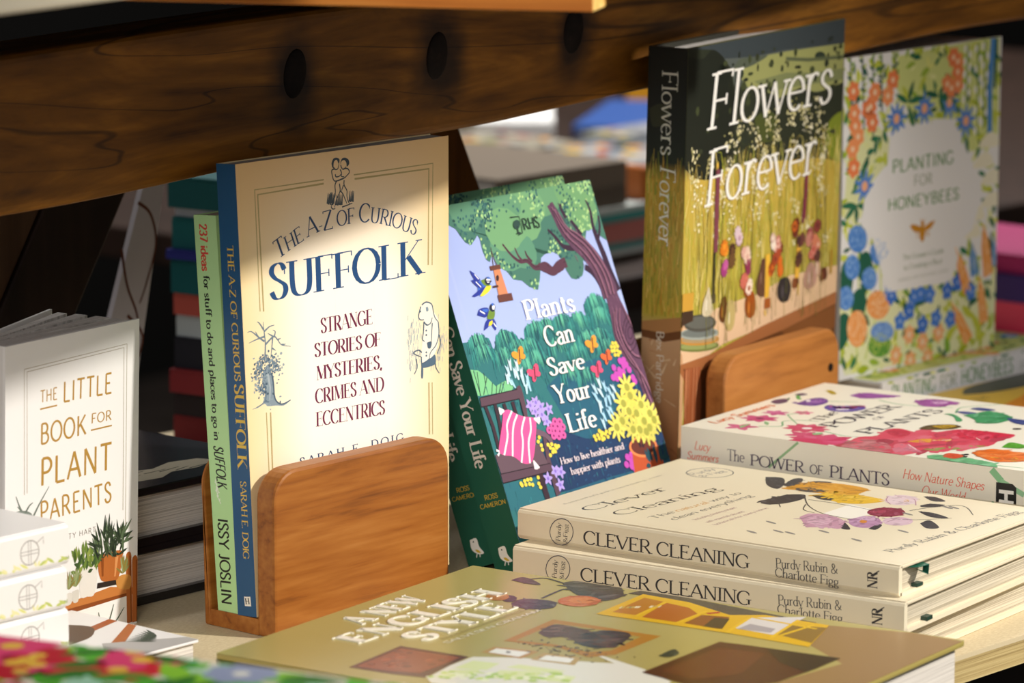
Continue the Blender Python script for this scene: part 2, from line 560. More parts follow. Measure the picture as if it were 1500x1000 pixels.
def inside(p, poly):
    x, y = p
    r = False
    n = len(poly)
    for i in range(n):
        (x1, y1), (x2, y2) = poly[i], poly[i - 1]
        if (y1 > y) != (y2 > y) and x < (x2 - x1) * (y - y1) / (y2 - y1) + x1:
            r = not r
    return r


class Art:
    def __init__(s, w, h, seed=1):
        s.clip = (0, 0, w, h)
        s.w, s.h = w, h
        s.items = []
        s.lay = 1
        s.n = 0
        s.r = random.Random(seed)

    def up(s):
        s.lay += 1

    def poly(s, pts, col, cols=None):
        if isinstance(col, str):
            col = rgb(col)
        a = sum(pts[i - 1][0] * pts[i][1] - pts[i][0] * pts[i - 1][1] for i in range(len(pts)))
        cols = cols or [col] * len(pts)
        if a < 0:
            pts, cols = pts[::-1], cols[::-1]
        pts, cols = clip_poly(list(pts), list(cols), s.clip)
        if len(pts) >= 3:
            s.n += 1
            s.items.append((pts, cols, s.lay + (s.n % 31) * .026))

    def fill(s, col):
        s.poly([(0, 0), (s.w, 0), (s.w, s.h), (0, s.h)], col)

    def grid(s, nx, ny, fn, x0=0, y0=0, x1=None, y1=None):
        x1 = s.w if x1 is None else x1
        y1 = s.h if y1 is None else y1
        X = [x0 + (x1 - x0) * i / nx for i in range(nx + 1)]
        Y = [y0 + (y1 - y0) * i / ny for i in range(ny + 1)]
        for i in range(nx):
            for j in range(ny):
                q = [(X[i], Y[j]), (X[i + 1], Y[j]), (X[i + 1], Y[j + 1]), (X[i], Y[j + 1])]
                s.poly(q, None, [fn(*p) for p in q])

    def line(s, pts, w, col, w2=None):
        n = len(pts)
        for q in stroke_poly(pts, lambda i, dx, dy: w + ((w if w2 is None else w2) - w) * i / max(1, n - 1)):
            s.poly(q, col)

    def curve(s, pts, w, col, w2=None, n=5):
        s.line(_cat(pts, n), w, col, w2)

    def blob(s, pts, col, n=4):
        s.poly(_cat(list(pts) + [pts[0]], n)[:-1], col)

    def wblob(s, pts, col, n=4, amp=.22, k=1.0):
        """a brushed shape: the outline plus strokes of lighter and darker paint"""
        c0 = hat(col)
        s.blob(pts, c0, n)
        ar = abs(sum(pts[i - 1][0] * pts[i][1] - pts[i][0] * pts[i - 1][1] for i in range(len(pts)))) / 2
        xs, ys = [p[0] for p in pts], [p[1] for p in pts]
        sz = max(.5, ar ** .5 * .13)
        lay0 = s.lay
        s.lay += .85
        ang = s.r.uniform(0, 3.14)
        for _ in range(int(min(70, 10 + ar / 8) * k)):
            p = (s.r.uniform(min(xs), max(xs)), s.r.uniform(min(ys), max(ys)))
            if inside(p, pts):
                t = s.r.uniform(-amp, amp)
                s.ell(p, sz * s.r.uniform(.6, 1.7), sz * s.r.uniform(.2, .6), mix(c0, (1, 1, 1) if t > 0 else (.12, .06, .1), abs(t)), ang + s.r.gauss(0, .5), 7)
        s.lay = lay0

    def ell(s, c, rx, ry, col, rot=0, n=12):
        ca, sa = math.cos(rot), math.sin(rot)
        s.poly([(c[0] + rx * math.cos(t) * ca - ry * math.sin(t) * sa, c[1] + rx * math.cos(t) * sa + ry * math.sin(t) * ca) for t in [2 * math.pi * k / n for k in range(n)]], col)

    def ring(s, pts, w, col):
        s.line(list(pts) + [pts[0], pts[1]], w, col)

    def leaf(s, a, b, w, col):
        """pointed leaf from a to b"""
        dx, dy = b[0] - a[0], b[1] - a[1]
        l = math.hypot(dx, dy) or 1e-6
        nx, ny = -dy / l * w / 2, dx / l * w / 2
        pt = lambda t, k: (a[0] + dx * t + nx * k, a[1] + dy * t + ny * k)
        s.poly([a, pt(.2, -.7), pt(.45, -1), pt(.75, -.65), b, pt(.75, .65), pt(.45, 1), pt(.2, .7)], col)

    def star(s, c, r, n, col, wid=.5, rot=0, mid=None, mr=.25):
        for k in range(n):
            t = rot + 2 * math.pi * k / n
            s.leaf(c, (c[0] + r * math.cos(t), c[1] + r * math.sin(t)), r * wid, col)
        if mid:
            s.up()
            s.ell(c, r * mr, r * mr, mid, n=8)
            s.lay -= 1

    def petals(s, c, r, n, col, wid=.4, rot=0, mid=None, mr=.3):
        for k in range(n):
            t = rot + 2 * math.pi * k / n
            s.ell((c[0] + r * .55 * math.cos(t), c[1] + r * .55 * math.sin(t)), r * .48, r * wid, col, t, 8)
        if mid:
            s.up()
            s.ell(c, r * mr, r * mr, mid, n=8)
            s.lay -= 1

    def text(s, txt, pts, col, style='roman', bold=1.0, gap=.0, **kw):
        """baseline start, baseline end, a point on the cap line"""
        st = dict(STYLES[style])
        st.update(kw)
        st['k'] *= bold
        st['t'] *= bold
        (ax, ay), (bx, by), (tx, ty) = pts
        dx, dy = bx - ax, by - ay
        l = math.hypot(dx, dy)
        ux, uy = dx / l, dy / l
        vx, vy = -uy, ux
        h = abs((tx - ax) * vx + (ty - ay) * vy)
        adv = []
        for ch in txt:
            adv.append(FONT.get(ch, FONT[' '])[0] + gap)
        tot = sum(adv) - gap
        xs = l / (tot * h)
        x = 0
        sl = st.get('slant', 0)
        st2 = dict(st)
        for ch, a in zip(txt, adv):
            w, pl = glyph_polys(ch, st2)
            for q in pl:
                o = []
                for (gx, gy) in q:
                    X = (x + gx) * xs * h + sl * gy * h
                    Y = gy * h
                    o.append((ax + ux * X + vx * Y, ay + uy * X + vy * Y))
                s.poly(o, col)
            x += a

    def text_arc(s, txt, base, h, col, style='roman', big=''):
        c = _cat(base, 12)
        cum = [0]
        for i in range(1, len(c)):
            cum.append(cum[-1] + math.dist(c[i], c[i - 1]))
        sc = lambda ch, i: (1.22 if i in big else 1.0)
        adv = [FONT[ch][0] * sc(ch, i) for i, ch in enumerate(txt)]
        k = cum[-1] / (sum(adv) * h)
        x = 0
        st = STYLES[style]
        for i, (ch, a) in enumerate(zip(txt, adv)):
            m = (x + a / 2) * k * h
            j = max(1, next((q for q in range(len(cum)) if cum[q] >= m), len(cum) - 1))
            t = (m - cum[j - 1]) / (cum[j] - cum[j - 1])
            px, py = (c[j - 1][0] + (c[j][0] - c[j - 1][0]) * t, c[j - 1][1] + (c[j][1] - c[j - 1][1]) * t)
            a0, a1 = c[max(0, j - 8)], c[min(len(c) - 1, j + 8)]
            l = math.dist(a0, a1)
            ux, uy = (a1[0] - a0[0]) / l, (a1[1] - a0[1]) / l
            hh = h * sc(ch, i)
            for q in glyph_polys(ch, st)[1]:
                o = []
                for gx, gy in q:
                    X, Y = (gx - FONT[ch][0] / 2) * hh * k, gy * hh
                    o.append((px + ux * X - uy * Y, py + uy * X + ux * Y))
                s.poly(o, col)
            x += a

    def emit(s, mb, fn, mi=0, step=.032):
        for pts, cols, lay in s.items:
            mb.face([fn(x, y, lay * step) for x, y in pts], cols=[tuple(c) for c in cols], mi=mi)


def hat(s):
    """hex or tuple"""
    return rgb(s) if isinstance(s, str) else s


# ------------------------------------------------------------------ a book: front cover, back cover, spine, page block (and whatever the call adds)
def book(name, label, cat, loc, rz, w, h, t, board=2.5, inset=3, lean=(0, 0), flat=False, front=None, spine=None, cols=('ffffff', 'ffffff', 'ffffff'),
         ink=None, pages=None, group=None, fan=None, round_spine=0, spine_off=.0):
    ink = ink or INK_SATIN
    root = thing(name, label, cat, loc, rz, group)
    cf, cb, cs = (rgb(c) for c in cols)
    if flat:
        fn = lambda x, d, q: (x, q, t - d)
    else:
        def fn(x, d, q):
            L = (lean[0] + (lean[1] - lean[0]) * x / w) * D
            return (x, d * math.cos(L) + q * math.sin(L), q * math.cos(L) - d * math.sin(L))
    nx, nz = (1, 1) if flat else (16, 20)
    m = MB()
    if flat:
        m.box(0, w, 0, board, 0, h, cf, fn=fn, bev=min(.8, board * .3))
    else:
        m.box(0, w, 0, board, 0, h, cf, fn=fn, nx=nx, nz=nz)
    if front:
        front.emit(m, lambda a, b, o: fn(a, -o, b))
    m.build('front_cover', ink, root)
    m = MB()
    if fan:                                     # a book standing with its covers swung open
        ang = fan[-1]

        def bfn(x, d, q):
            c, s_ = math.cos(ang * D), math.sin(ang * D)
            return (x * c - (d - t) * s_, t + x * s_ + (d - t) * c, q)
        m.box(0, w, t - board, t, 0, h, cb, fn=bfn)
    else:
        m.box(0, w, t - board, t, 0, h, cb, fn=fn, nx=nx, nz=nz)
    m.build('back_cover', ink, root)
    m = MB()
    if round_spine and flat:
        rs = round_spine
        m.prism([(board * .8, t - .2), (.2, t - .4), (-.55 * rs, t - .9), (-rs, t - 2.2), (-rs, 2.2), (-.55 * rs, .9), (.2, .4), (board * .8, .2)], 0, h, cs, axis='y')
        if spine:
            spine.emit(m, lambda a, b, o: (-rs - o, h - a, b))
    else:
        m.box(0, board, board, t - board, 0, h, cs, fn=fn, nz=nz)
        if spine:
            if flat:
                spine.emit(m, lambda a, b, o: (-o - spine_off, h - a, b))
            else:
                spine.emit(m, lambda a, b, o: fn(-o, t - a, b))
    m.build('spine', ink, root)
    m = MB()
    if fan:
        for a0, a1, d0, d1 in fan[0]:
            def pf(x, d, q, a0=a0, a1=a1, d0=d0, d1=d1):
                u = (d - d0) / (d1 - d0)
                A = (a0 + (a1 - a0) * u) * D
                return (board + x * math.cos(A), d + x * math.sin(A), q)
            m.box(0, w - inset - board, d0, d1, inset, h - inset, fn=pf, nx=4)
    else:
        if flat:
            m.box(board + 1.0, w - inset, board, t - board, inset, h - inset, fn=fn)
        else:
            m.box(board, w - inset, board, t - board, inset, h - inset, fn=fn, nx=nx, nz=nz)
    m.build('page_block', pages or (PAGE_FLAT if flat else PAGE_UP), root)
    return root

# ------------------------------------------------------------------ artwork: the county curiosities paperback
def art_suffolk():
    a = Art(153.9, 234.4, 3)
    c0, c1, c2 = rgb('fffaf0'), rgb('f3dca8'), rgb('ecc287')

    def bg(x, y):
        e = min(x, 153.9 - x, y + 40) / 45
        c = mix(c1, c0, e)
        return mix(c, c2, (y - 165) / 80)  # printed tan, deepened toward the top to carry some of the shadow
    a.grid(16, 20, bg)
    a.up()
    OL, NV, MR = 'b3a06a', '1f3f66', '6b1440'
    for q in (P('12.6 157.5 12.5 220.1 61.4 220.2'), P('83.2 220.5 142 220.7 141 166.1'), P('13.9 104.9 14 73.5'), P('140.5 102.5 140.7 74.1')):
        a.line(q, .7, OL)
    for q in (P('15.1 157.2 14.4 217.4 61.3 218.2'), P('83.7 218.3 138.9 218.1 138 166.5'), P('16.9 104.5 16.6 73.8'), P('137.9 102.8 138.1 74.5')):
        a.line(q, 1.0, OL)
    a.text_arc('THE A-Z OF CURIOUS', P('26.9 182.6 48.3 191.4 63.3 194 87.4 195.1 107.6 191.1 128.6 183.5'), 8.0, NV, 'roman', (0, 4, 6, 11))
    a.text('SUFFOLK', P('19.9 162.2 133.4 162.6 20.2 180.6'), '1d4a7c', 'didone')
    a.text('STRANGE', P('56 140.4 95 140.4 55.9 148.2'), MR, 'didone', 1.1)
    a.text('STORIES OF', P('50.8 128.5 100.9 127.9 50.7 135.7'), MR, 'didone', 1.1)
    a.text('MYSTERIES,', P('51.5 116.3 101.7 115.6 51.2 123.6'), MR, 'didone', 1.1)
    a.text('CRIMES AND', P('50.3 104.1 102.6 103.5 50 111.6'), MR, 'didone', 1.1)
    a.text('ECCENTRICS', P('50.3 92 103 90.8 50.1 99.5'), MR, 'didone', 1.1)
    a.text('SARAH E. DOIG', P('37 73 117.5 74.2 36.6 77.4'), NV, 'light', 1.3, .25)
    # two wrestling figures, drawn in line
    IK = '3c4650'
    a.blob(P('67.3 228.2 68.7 230.4 71.1 230.7 73.1 229.6 72.5 227.3 71.1 229.6 69.1 228.7 68.7 225.9 69.4 225 67.8 226'), IK)
    a.blob(P('73.8 228.3 75 229.9 77.3 230.1 79.7 228.7 80 226.6 78.3 225.3 77.9 227.5 76.5 228.9 74.5 228.4 73.9 226.5'), IK)
    for s_ in (P('68.7 225.9 69.9 224.7 71.7 224.9 72.7 227.3'), P('73.9 226.5 74.4 225.2 75.8 224.1 77.9 225.4'), P('69.4 225 67.4 224.5 67.6 221.8 68.7 219.1 70.7 218.6 74.2 219.3 77.2 219.7'),
               P('75.8 224.5 78.8 224.2 80 222.3 78.2 220.7 75.2 219.2 71.2 218.5'), P('69.8 222.2 70.3 220.8 72.7 220.9 74.3 222.1'), P('73.4 224.4 74.3 222.5 74.2 220.7 76.2 220.2'),
               P('70.7 218.6 69.4 216.6 69.5 213.4 69.1 210.5 67.3 208.2 66.2 205.5'), P('76.1 218.4 76 215.9 77.9 212.8 77.8 210 78.7 207 79.7 205.8'), P('72.6 217 73 213.3 71.4 210.7 69.8 208.3 68.7 204.9'),
               P('73 213.3 74.9 211.4 76.3 208.7 77.7 206'), P('66.2 205.5 67.2 204.3 69.2 204.3'), P('74.1 204.6 77.7 205.1 81.7 205.8'), P('75.5 215.9 74 213.2')):
        a.curve(s_, .75, IK, .45)
    for q in P('63.9 210.4 64.7 209.9 65.4 210.4 66.1 209.6 66.9 210.4 67.6 209.3 68.4 209.9 79.8 209.9 80.8 209.5 81.8 209.8 82.5 209.4 70.3 209 71.3 208.7 72.3 208.9 73.3 208.7 74.3 208.7 66.4 210.6 65.7 210.5'):
        a.line([(q[0] - .4, q[1] - 3), (q[0] + .4, q[1] + 2.5)], 1.1, '4b545a', .4)
    # old tree
    TC = '8697a4'
    a.blob(P('12.8 125.8 16.4 129.6 18.5 125.8 19.9 118.8 20.7 111 25.3 107.8 32 108.9 27 106.7 21.1 107.5 15.1 108 12.8 109.6 7.9 108.2 3.7 108 9.8 109.2 12.3 111.4 13.8 116.3 12 120.8'), TC)
    a.up()
    a.curve(P('19.1 124.9 19.9 118.8 20.7 111 25.3 107.6 32 108.8'), 1.3, '4b6175', .5)
    a.curve(P('13.4 119.8 14.3 114.5 12.8 110.5 6.7 108.4'), 1.0, '5f7487', .4)
    for cx, cy, sx, sy, n in [(p[0], p[1], 3.4, 4.2, 34) for p in P('8.6 128.1 13.5 131.6 18.8 130.5 22.9 128.6 10.2 126.2 21.5 125.8')] + [(p[0], p[1], 2.6, 3.2, 22) for p in P('10.7 118.4 11.1 116.7 16.1 124.5 14.7 121.3')]:
        for k in range(n):
            q = (cx + a.r.gauss(0, sx * .6), cy + a.r.gauss(0, sy * .6))
            a.ell(q, a.r.uniform(.35, .9), a.r.uniform(.3, .8), a.r.choice(['4b6175', '5f7487', '7b8d9a', '95a5ae', '6b8090']), n=6)
    a.line(P('16.1 124.5 17.4 117.5 16.7 110.7'), 1.6, 'aab6bd', .6)
    for q in (P('14.6 133.2 15.3 140.8 14.6 148.5 14.4 151.9'), P('15.2 139.9 21.3 143.3 24.2 141.3 27 138.3 33.5 136.6'), P('20.7 143 19.8 137.6 18.7 132.6'), P('14.7 141.7 10.2 144.8 5.7 148 2.8 147.9'),
              P('14.9 144.2 11.3 143.8 7.2 143.1 3.6 142.3'), P('14.5 147.7 11.8 151.4 10.1 152.5'), P('14.8 146.8 18.7 148.8 22.3 149.2'), P('21.9 143.3 22.7 145.7 21 146.8'),
              P('24.2 141.3 26.6 141.8'), P('27 138.3 30 138.3'), P('19.8 137.6 22.7 135.9'), P('10.2 144.8 8.6 147.6'), P('21.3 143.3 17.3 145.6')):
        a.curve(q, 1.1, '6f8291', .25)
    for k in range(70):
        x, y = a.r.choice(P('8 129 11.7 131 16.5 131.2 21.2 129.7 22.8 127 7.2 125.7 12.1 118.2 10.3 117.6 15.6 116 17.8 113.1 17 119.2 15.2 110.1 18.8 109.6 23.5 108'))
        x += a.r.gauss(0, 2.4)
        y += a.r.gauss(0, 3.2)
        a.ell((x, y), a.r.uniform(.3, 1.0), a.r.uniform(.3, .9), a.r.choice(['3f556a', '5f7487', '95a5ae']), n=6)
    # seated old man with stick
    for k in range(150):
        g = P('123.1 127.7 131.6 118.9 127.4 128.3 148 122.6 145.4 113.4 124.7 116.3')
        x, y = a.r.choice(g)
        x += a.r.gauss(0, 2.2)
        y += a.r.gauss(0, 4)
        a.line([(x, y), (x + .3, y + 2.6)], .3, 'a3b0ba')
    a.up()
    a.blob(P('131.4 143.1 132.7 145.9 136.2 146.7 140.4 144.9 142.1 140.6 145.5 136 145.9 128.8 144.5 120.7 139.3 115.4 132.4 114.6 133 127 134.3 136.3 130.9 137.9'), 'fbf4e4')
    a.up()
    for q in (P('131.9 144.8 131 142.6 130.1 139.8 131.4 137.8 134.4 137.4'), P('132.7 145.6 136.2 146.7 140.4 144.9 141.7 140.6 142.9 137.5 145.5 134.8'), P('134.3 136.3 133.8 130.4 133 127 134.7 125.6'),
              P('134.3 136.3 136.5 134.2 139.5 135 140.8 137.8'), P('140.8 134.8 140.3 129.6 139.8 124.9 136.8 123.5'), P('145.5 134.8 145.9 128.2 143.7 122.6 139.3 119 138.4 115.6'),
              P('132.4 119.9 129.9 121.5 126 120.8 127.3 119.5 131.6 117.7'), P('132 117.6 132.3 111.6 132.7 106.3'), P('128.1 117 128.5 112.2 126.3 108.9'), P('138.4 115.6 135 114.3 132.4 114'),
              P('142.8 113.8 143.6 110.1 146.2 106.7'), P('146.3 127.6 147.2 122.7 144.5 117.7')):
        a.curve(q, .8, '4a6076', .5)
    a.blob(P('135.7 143.8 137.4 143.9 137.8 142 136.3 141.6'), '8296a6')
    a.blob(P('136.4 124.7 140.2 124.8 139.4 121.4 137.2 121.7'), '4a6076')
    a.blob(P('132.4 114 139.3 116 142.8 117.3 143.2 112.5 138.4 111.4 133.2 111.5'), '536b82')
    a.blob(P('131.9 111.7 133.4 111.5 133.1 106.2 131.8 106.4'), '536b82')
    for q in P('136 131.3 136 128.9 135.9 119.5 135.9 117.7 131.4 142.2 136 134.6'):
        a.ell(q, .7, .6, '4a6076', n=6)
    return a


def art_suffolk_spine():
    a = Art(13.2, 234.4)
    a.fill('11507f')
    a.up()
    G_ = 'e0bd4a'
    a.text('THE A-Z OF CURIOUS', P('4.8 192.8 5.8 122.7 9 193.3'), G_, 'roman', 1.2)
    a.text('SUFFOLK', P('5.2 121.2 5 77.6 11.7 122.1'), G_, 'didone', 1.1)
    a.text('SARAH E. DOIG', P('6.2 70.9 5.8 30.1 10.3 71.6'), G_, 'roman', 1.1)
    a.poly(P('5 10.1 9.4 10.5 9.7 5.4 5.3 5.2'), 'f2efe6')
    a.up()
    a.text('H', P('5.9 6.2 8.8 6.6 5.9 9.3'), '222222', 'fat')
    return a


def art_ideas_spine():
    a = Art(15.5, 207.5)
    a.fill('b4e0a0')
    a.up()
    a.text('237 ideas', P('3.6 203.1 3.7 178.6 8.7 203.5'), 'd5453a', 'fatsans', 1.0)
    a.text('for stuff to do and places to go in', P('4.3 176.4 4.7 90.5 8.4 176.9'), '18211a', 'fatsans', .9)
    a.text('SUFFOLK', P('4 87.9 5.3 65.8 10.4 89'), '18211a', 'fatsans', .95, slant=.2)
    a.text('ISSY JOSLIN', P('3.8 49.9 2.9 4.5 10.9 50.7'), '101512', 'sans', 1.3)
    for k in range(26):
        x, y = a.r.choice(P('3.8 68.6 4.6 66.5 5.4 63.7 4.8 61.5 5.6 59.4 4.1 64.3'))
        a.line([(x, y), (x + a.r.uniform(-1.2, 1.2), y + a.r.uniform(-2.5, 2.5))], .5, 'e6f2e0')
    return a


# ------------------------------------------------------------------ artwork: the garden cover with bench and birds
def butterfly(a, c, r, col, body='30202a', rot=.4):
    for t, k in ((.5, 1), (2.4, 1), (-.5, .75), (-2.6, .75)):
        t += rot
        a.ell((c[0] + r * .6 * k * math.cos(t), c[1] + r * .6 * k * math.sin(t)), r * .62 * k, r * .4 * k, col, t, 10)
    a.up()
    a.line([(c[0] - r * .5 * math.sin(rot), c[1] - r * .6 * math.cos(rot)), (c[0] + r * .6 * math.sin(rot), c[1] + r * .8 * math.cos(rot))], r * .16, body)
    a.lay -= 1


def art_plants():
    a = Art(148.5, 203.7, 7)
    R_ = a.r
    a.grid(6, 8, lambda x, y: mix(rgb('b9cbf6'), rgb('a5b5ee'), y / 207))
    a.line([(7.5, 0), (7.5, 207)], 2.2, 'aebdf2')
    a.up()
    # hedge
    hedge = P('-4.4 128.4 3.8 127.8 9.5 130.1 14.4 130.3 18.9 127.5 20 122.3 24 120.5 31 128.8 37.5 130.4 43.1 127.7 45 123.1 50.2 121.7 58.9 128 65 130.6 69 128.5 75 130.8 80.3 129.4') + P('81.2 128.6 90.1 130.9 97.3 129.2 103.4 130.2 110.4 125.6 111.5 133 117.5 137.2 124.2 138.1 130.4 134') + [(149.7, 120), (149.7, 0), (0, 0), (0, 90)]
    a.poly(hedge, '2f7478')
    a.up()
    a.poly(P('59 94.1 75.1 100.2 96.6 102.7 110.7 103.5 129.6 109.5 137.7 106.8') + [(149.7, 60), (149.7, 0), (25, 0)] + P('70.6 65'), '255f79')
    a.up()
    a.blob(P('51.4 70.7 62.4 68.9 70.6 65 83.6 60.4 95.2 63.6 107.4 68 119.9 79.5 125.1 90.9 138.7 88.9 147.3 75.9 150.3 59.9 149.1 39.4 88 36.8 32.3 37 24.3 53.9'), '1d3a62')
    a.up()
    # pale clearing behind the fence and lawn
    a.poly(P('-1.7 113.1 6.2 111.6 11.7 106.8 16.8 101 26.2 102.7 32.4 99.3 29.3 96.6 2.9 97.6 -6 99'), '7fc88e')
    a.blob(P('-1.8 48.9 16.9 47.1 31.9 46.6 44.8 36 60.7 26.9 28.4 29 -5.5 35.7'), '2c6f7c')
    a.up()
    for q in (P('2.1 112 2.4 97.7'), P('4.9 110.9 2 97.8'), P('11.7 106.8 4.9 97.9'), P('10 109.5 9 102.9'), P('14.9 103.2 11.6 96.9'), P('18 101.5 15.5 96.9'), P('22.1 102.1 17.7 96.6'), P('25 102.3 19.5 96.3')):
        a.line(q, .55, '23323a')
    humps = P('13 127.1 36.6 126.2 45.5 119.9 63.5 127.4 74.6 127.7 14.3 121.3 30.6 117 54.7 118.5 42.9 114 57.6 111.8 48.1 108.2') + P('88.9 128.2 103.1 127 121.7 135.2 122.6 127.1 105.9 115.8 78.6 115.4 94.3 110.2 118.4 115.4 120.2 109.4 83.5 99 96.7 95.5')
    for hx, hy in humps:
        n = 46
        for k in range(n):
            t = (k / n - .5) * 2
            x = hx + t * 10
            y = hy + 4 - 5 * t * t + R_.uniform(-1, 1)
            ln = R_.uniform(4, 11)
            c = mix(rgb('6cc6a2'), rgb('2f8a8a'), abs(t) + R_.uniform(-.2, .3)) if R_.random() < .62 else rgb('1f5560')
            a.line([(x, y), (x + t * 1.4, y - ln)], R_.uniform(.5, .9), c, .2)
    for k in range(420):
        x, y = R_.uniform(4, 140), R_.uniform(8, 110)
        if not inside((x, y), hedge) or (y < 62 and x > 55 and R_.random() < .6):
            continue
        a.line([(x, y), (x + R_.uniform(-.5, .5), y - R_.uniform(2, 6))], R_.uniform(.35, .8), R_.choice(['2b6a80', '1d4f68', '3a8f96', '1f5a66', '245f78']), .15)
    for k in range(260):
        x, y = R_.uniform(60, 148), R_.uniform(0, 62)
        t = R_.uniform(0, 6.28)
        a.leaf((x, y), (x + 2.6 * math.cos(t), y + 2.6 * math.sin(t)), 1.0, R_.choice(['16305a', '24507a', '28587c']))
    for k in range(150):
        x, y = R_.uniform(18, 70), R_.uniform(0, 30)
        t = R_.uniform(0, 3.1)
        a.leaf((x, y), (x + 3 * math.cos(t), y + 3 * math.sin(t)), .9, R_.choice(['2a6a72', '1f5564', '3a8a86']))
    a.up()
    # canopy
    can = [(0, 203.7)] + [(-2, 190)] + P('11.3 194.7 15.4 193.1 20.9 190 23.3 185.5 25.9 181.6 29.9 179.7 34.9 182.6 37.3 184.4 38.5 182.2 38.1 175.2 39.1 170.1 41.6 168.4 44.1 171.6 47.7 169.7 50 165.1 54.5 160.3 57.1 156.4 64.1 154.8 68.9 150.6 75.5 147.9 79.6 153.4 82.3 158.1 86 165.1 90.8 167 96.4 167') + P('89.9 166.8 98 167.2 101.6 165.3 103.7 161.1 105 155.1 107.4 150.5 111.4 149.2 117.7 150.6 120.7 154.5 121.7 158 126.1 164 130.5 172.2 133.9 177.2 137.6 176.4 144.1 170.5 148.4 167.6') + [(149.7, 170), (149.7, 203.7)]
    a.poly(can, '47796a')
    a.up()
    for c, rx, ry, col in ((P('70 190.4')[0], 32, 20, '77aa78'), (P('131.5 196.1')[0], 20, 20, '74a570'), (P('29.5 197.4')[0], 16, 12, '659878'), (P('107.4 198.9')[0], 26, 12, '70a274'), (P('67.3 174.3')[0], 22, 16, '62997a')):
        for k in range(7):
            a.ell((c[0] + R_.uniform(-.4, .4) * rx, c[1] + R_.uniform(-.4, .4) * ry), rx * R_.uniform(.4, .7), ry * R_.uniform(.4, .7), mix(rgb(col), rgb('4f8470'), R_.uniform(0, .5)), n=12)
    a.up()
    cl = [(R_.uniform(0, 150), R_.uniform(135, 207)) for k in range(70)]
    for k in range(1700):
        c = R_.choice(cl)
        q = (c[0] + R_.gauss(0, 4.5), c[1] + R_.gauss(0, 4.5))
        if inside(q, can) and math.hypot((q[0] - 74) / 27, (q[1] - 178) / 17) > .9:
            lightc = (int(c[0] * 7) + int(c[1] * 3)) % 5 < 2
            a.ell(q, .95, .7, R_.choice(['b4d78e', '9fcf94', 'a8d08a']) if lightc else R_.choice(['2c5c5c', '27504f', '33666a']), .9, 7)
    a.up()
    # branches and trunk
    DK, PL_ = '38223a', '62405a'
    for q, w1, w2 in ((P('98.7 180.1 103.7 174.8 107.9 169.2 115 167.2 123.1 167.3'), 1.4, 4.2), (P('139.4 192.6 140.9 186.2 139.5 176.9 140.2 169.5 141.9 160.5 143 150.2 145.6 138.1'), 1.3, 5.5), (P('146.8 182.6 145.4 176.2 141.1 169.4'), 1.6, 1.8),
                      (P('115.9 193.2 115.8 189.2 117.8 184.6'), 1.4, 3), (P('121.1 182.8 123.7 178.8 127 173.3'), 2.2, 3), (P('122.1 155.1 127.4 151.5 131.4 145.1 133.4 136.9'), 3.5, 5)):
        a.curve(q, w1, DK, w2)
    for q, w1, w2 in ((P('56.3 176.8 61 170.1 66.7 165.5 73.1 165 78.8 160.3 88 160.9 93.9 156.6 102.6 158.3'), 1.2, 4.5), (P('81.7 161 87.3 158.5 93.1 156.3 99.9 159 106.6 160'), 4, 6), (P('65.8 173.4 67 168.6 69.7 164.7'), .9, 2), (P('73.9 170.6 74.3 167.7 77 163.8'), .9, 2.2)):
        a.curve(q, w1, '5a3547', w2)
        a.curve([(x, y + .4) for x, y in q], .3, '2d1a26', .4)
    a.up()
    a.blob(P('104 193.1 106.3 193.8 109.4 195 111 191.6 112 188.2 114.6 181.4 118.4 177.3 126 173.8 131.6 168.4 136.7 161.9 140.5 154.9 143.1 147.9 144.7 141.2 144.3 135.4') + P('146.8 126.7 149.2 119 150.5 109.4 149.3 97.8 149.2 91.3 150.6 81.6 149.7 65.7 146.9 55.9 142.5 66.8 141.6 75 140.7 83.1 137.9 92.3 133.9 98.7 131.3 105.6 130.3 113.7 131.6 121.5 132.7 131.5 132.7 135.2') + P('130.3 135.1 130.1 142.4 128.1 150.6 124.4 157.7 118.2 164.3 113.8 169.5 110.9 173.1 108 179.3 106.4 186'), PL_, 3)
    a.up()
    for k in range(160):
        q = R_.choice(P('111.1 186.1 114.9 177 121 170.4 127.2 163.8 132 156.7 136.2 148.1 137.5 140.7') + P('136.4 119.4 136.7 109.9 139.5 100.7 143.6 89.2 146 79.4'))
        q = (q[0] + R_.gauss(0, 2), q[1] + R_.gauss(0, 5))
        a.line([q, (q[0] + 1.2, q[1] - 4)], R_.uniform(.3, .7), R_.choice(['7d5570', '4d2f48', '8a6078', '56364f']), .2)
    a.up()
    for q in (P('108.3 190.1 111.4 181.8 117.2 174.5 126.3 166.9 132.4 157.4 136.2 148.1 136.7 136.4'), P('106.8 191.7 109.2 182 113.3 173.6 122.1 165.2 128.5 156.4 132 146.5 133 134.7'), P('110.9 188.3 114.7 179.2 122.6 173.9 130.7 166.3 137.2 155.3 140 146.2 139.9 136'),
              P('138 127.9 134.6 120.4 134.5 110.2 137.3 101.1 142.3 91.6 143.8 79.7 145.5 70.7'), P('144.5 129.2 145.6 123.9 147.6 115.6 148.6 105.2 147.7 98.1'), P('141.3 127.4 137.2 118.5 137.5 109 141.7 100.4 148.5 97.2'),
              P('134.9 126.1 131.7 114.2 133.7 106 137.6 96.7 144.8 86.9 148.2 73.9')):
        a.curve(q, .45, '2d1826', .7)
        a.curve([(x + 1.1, y + .7) for x, y in q], .5, '9c6a80', .9)
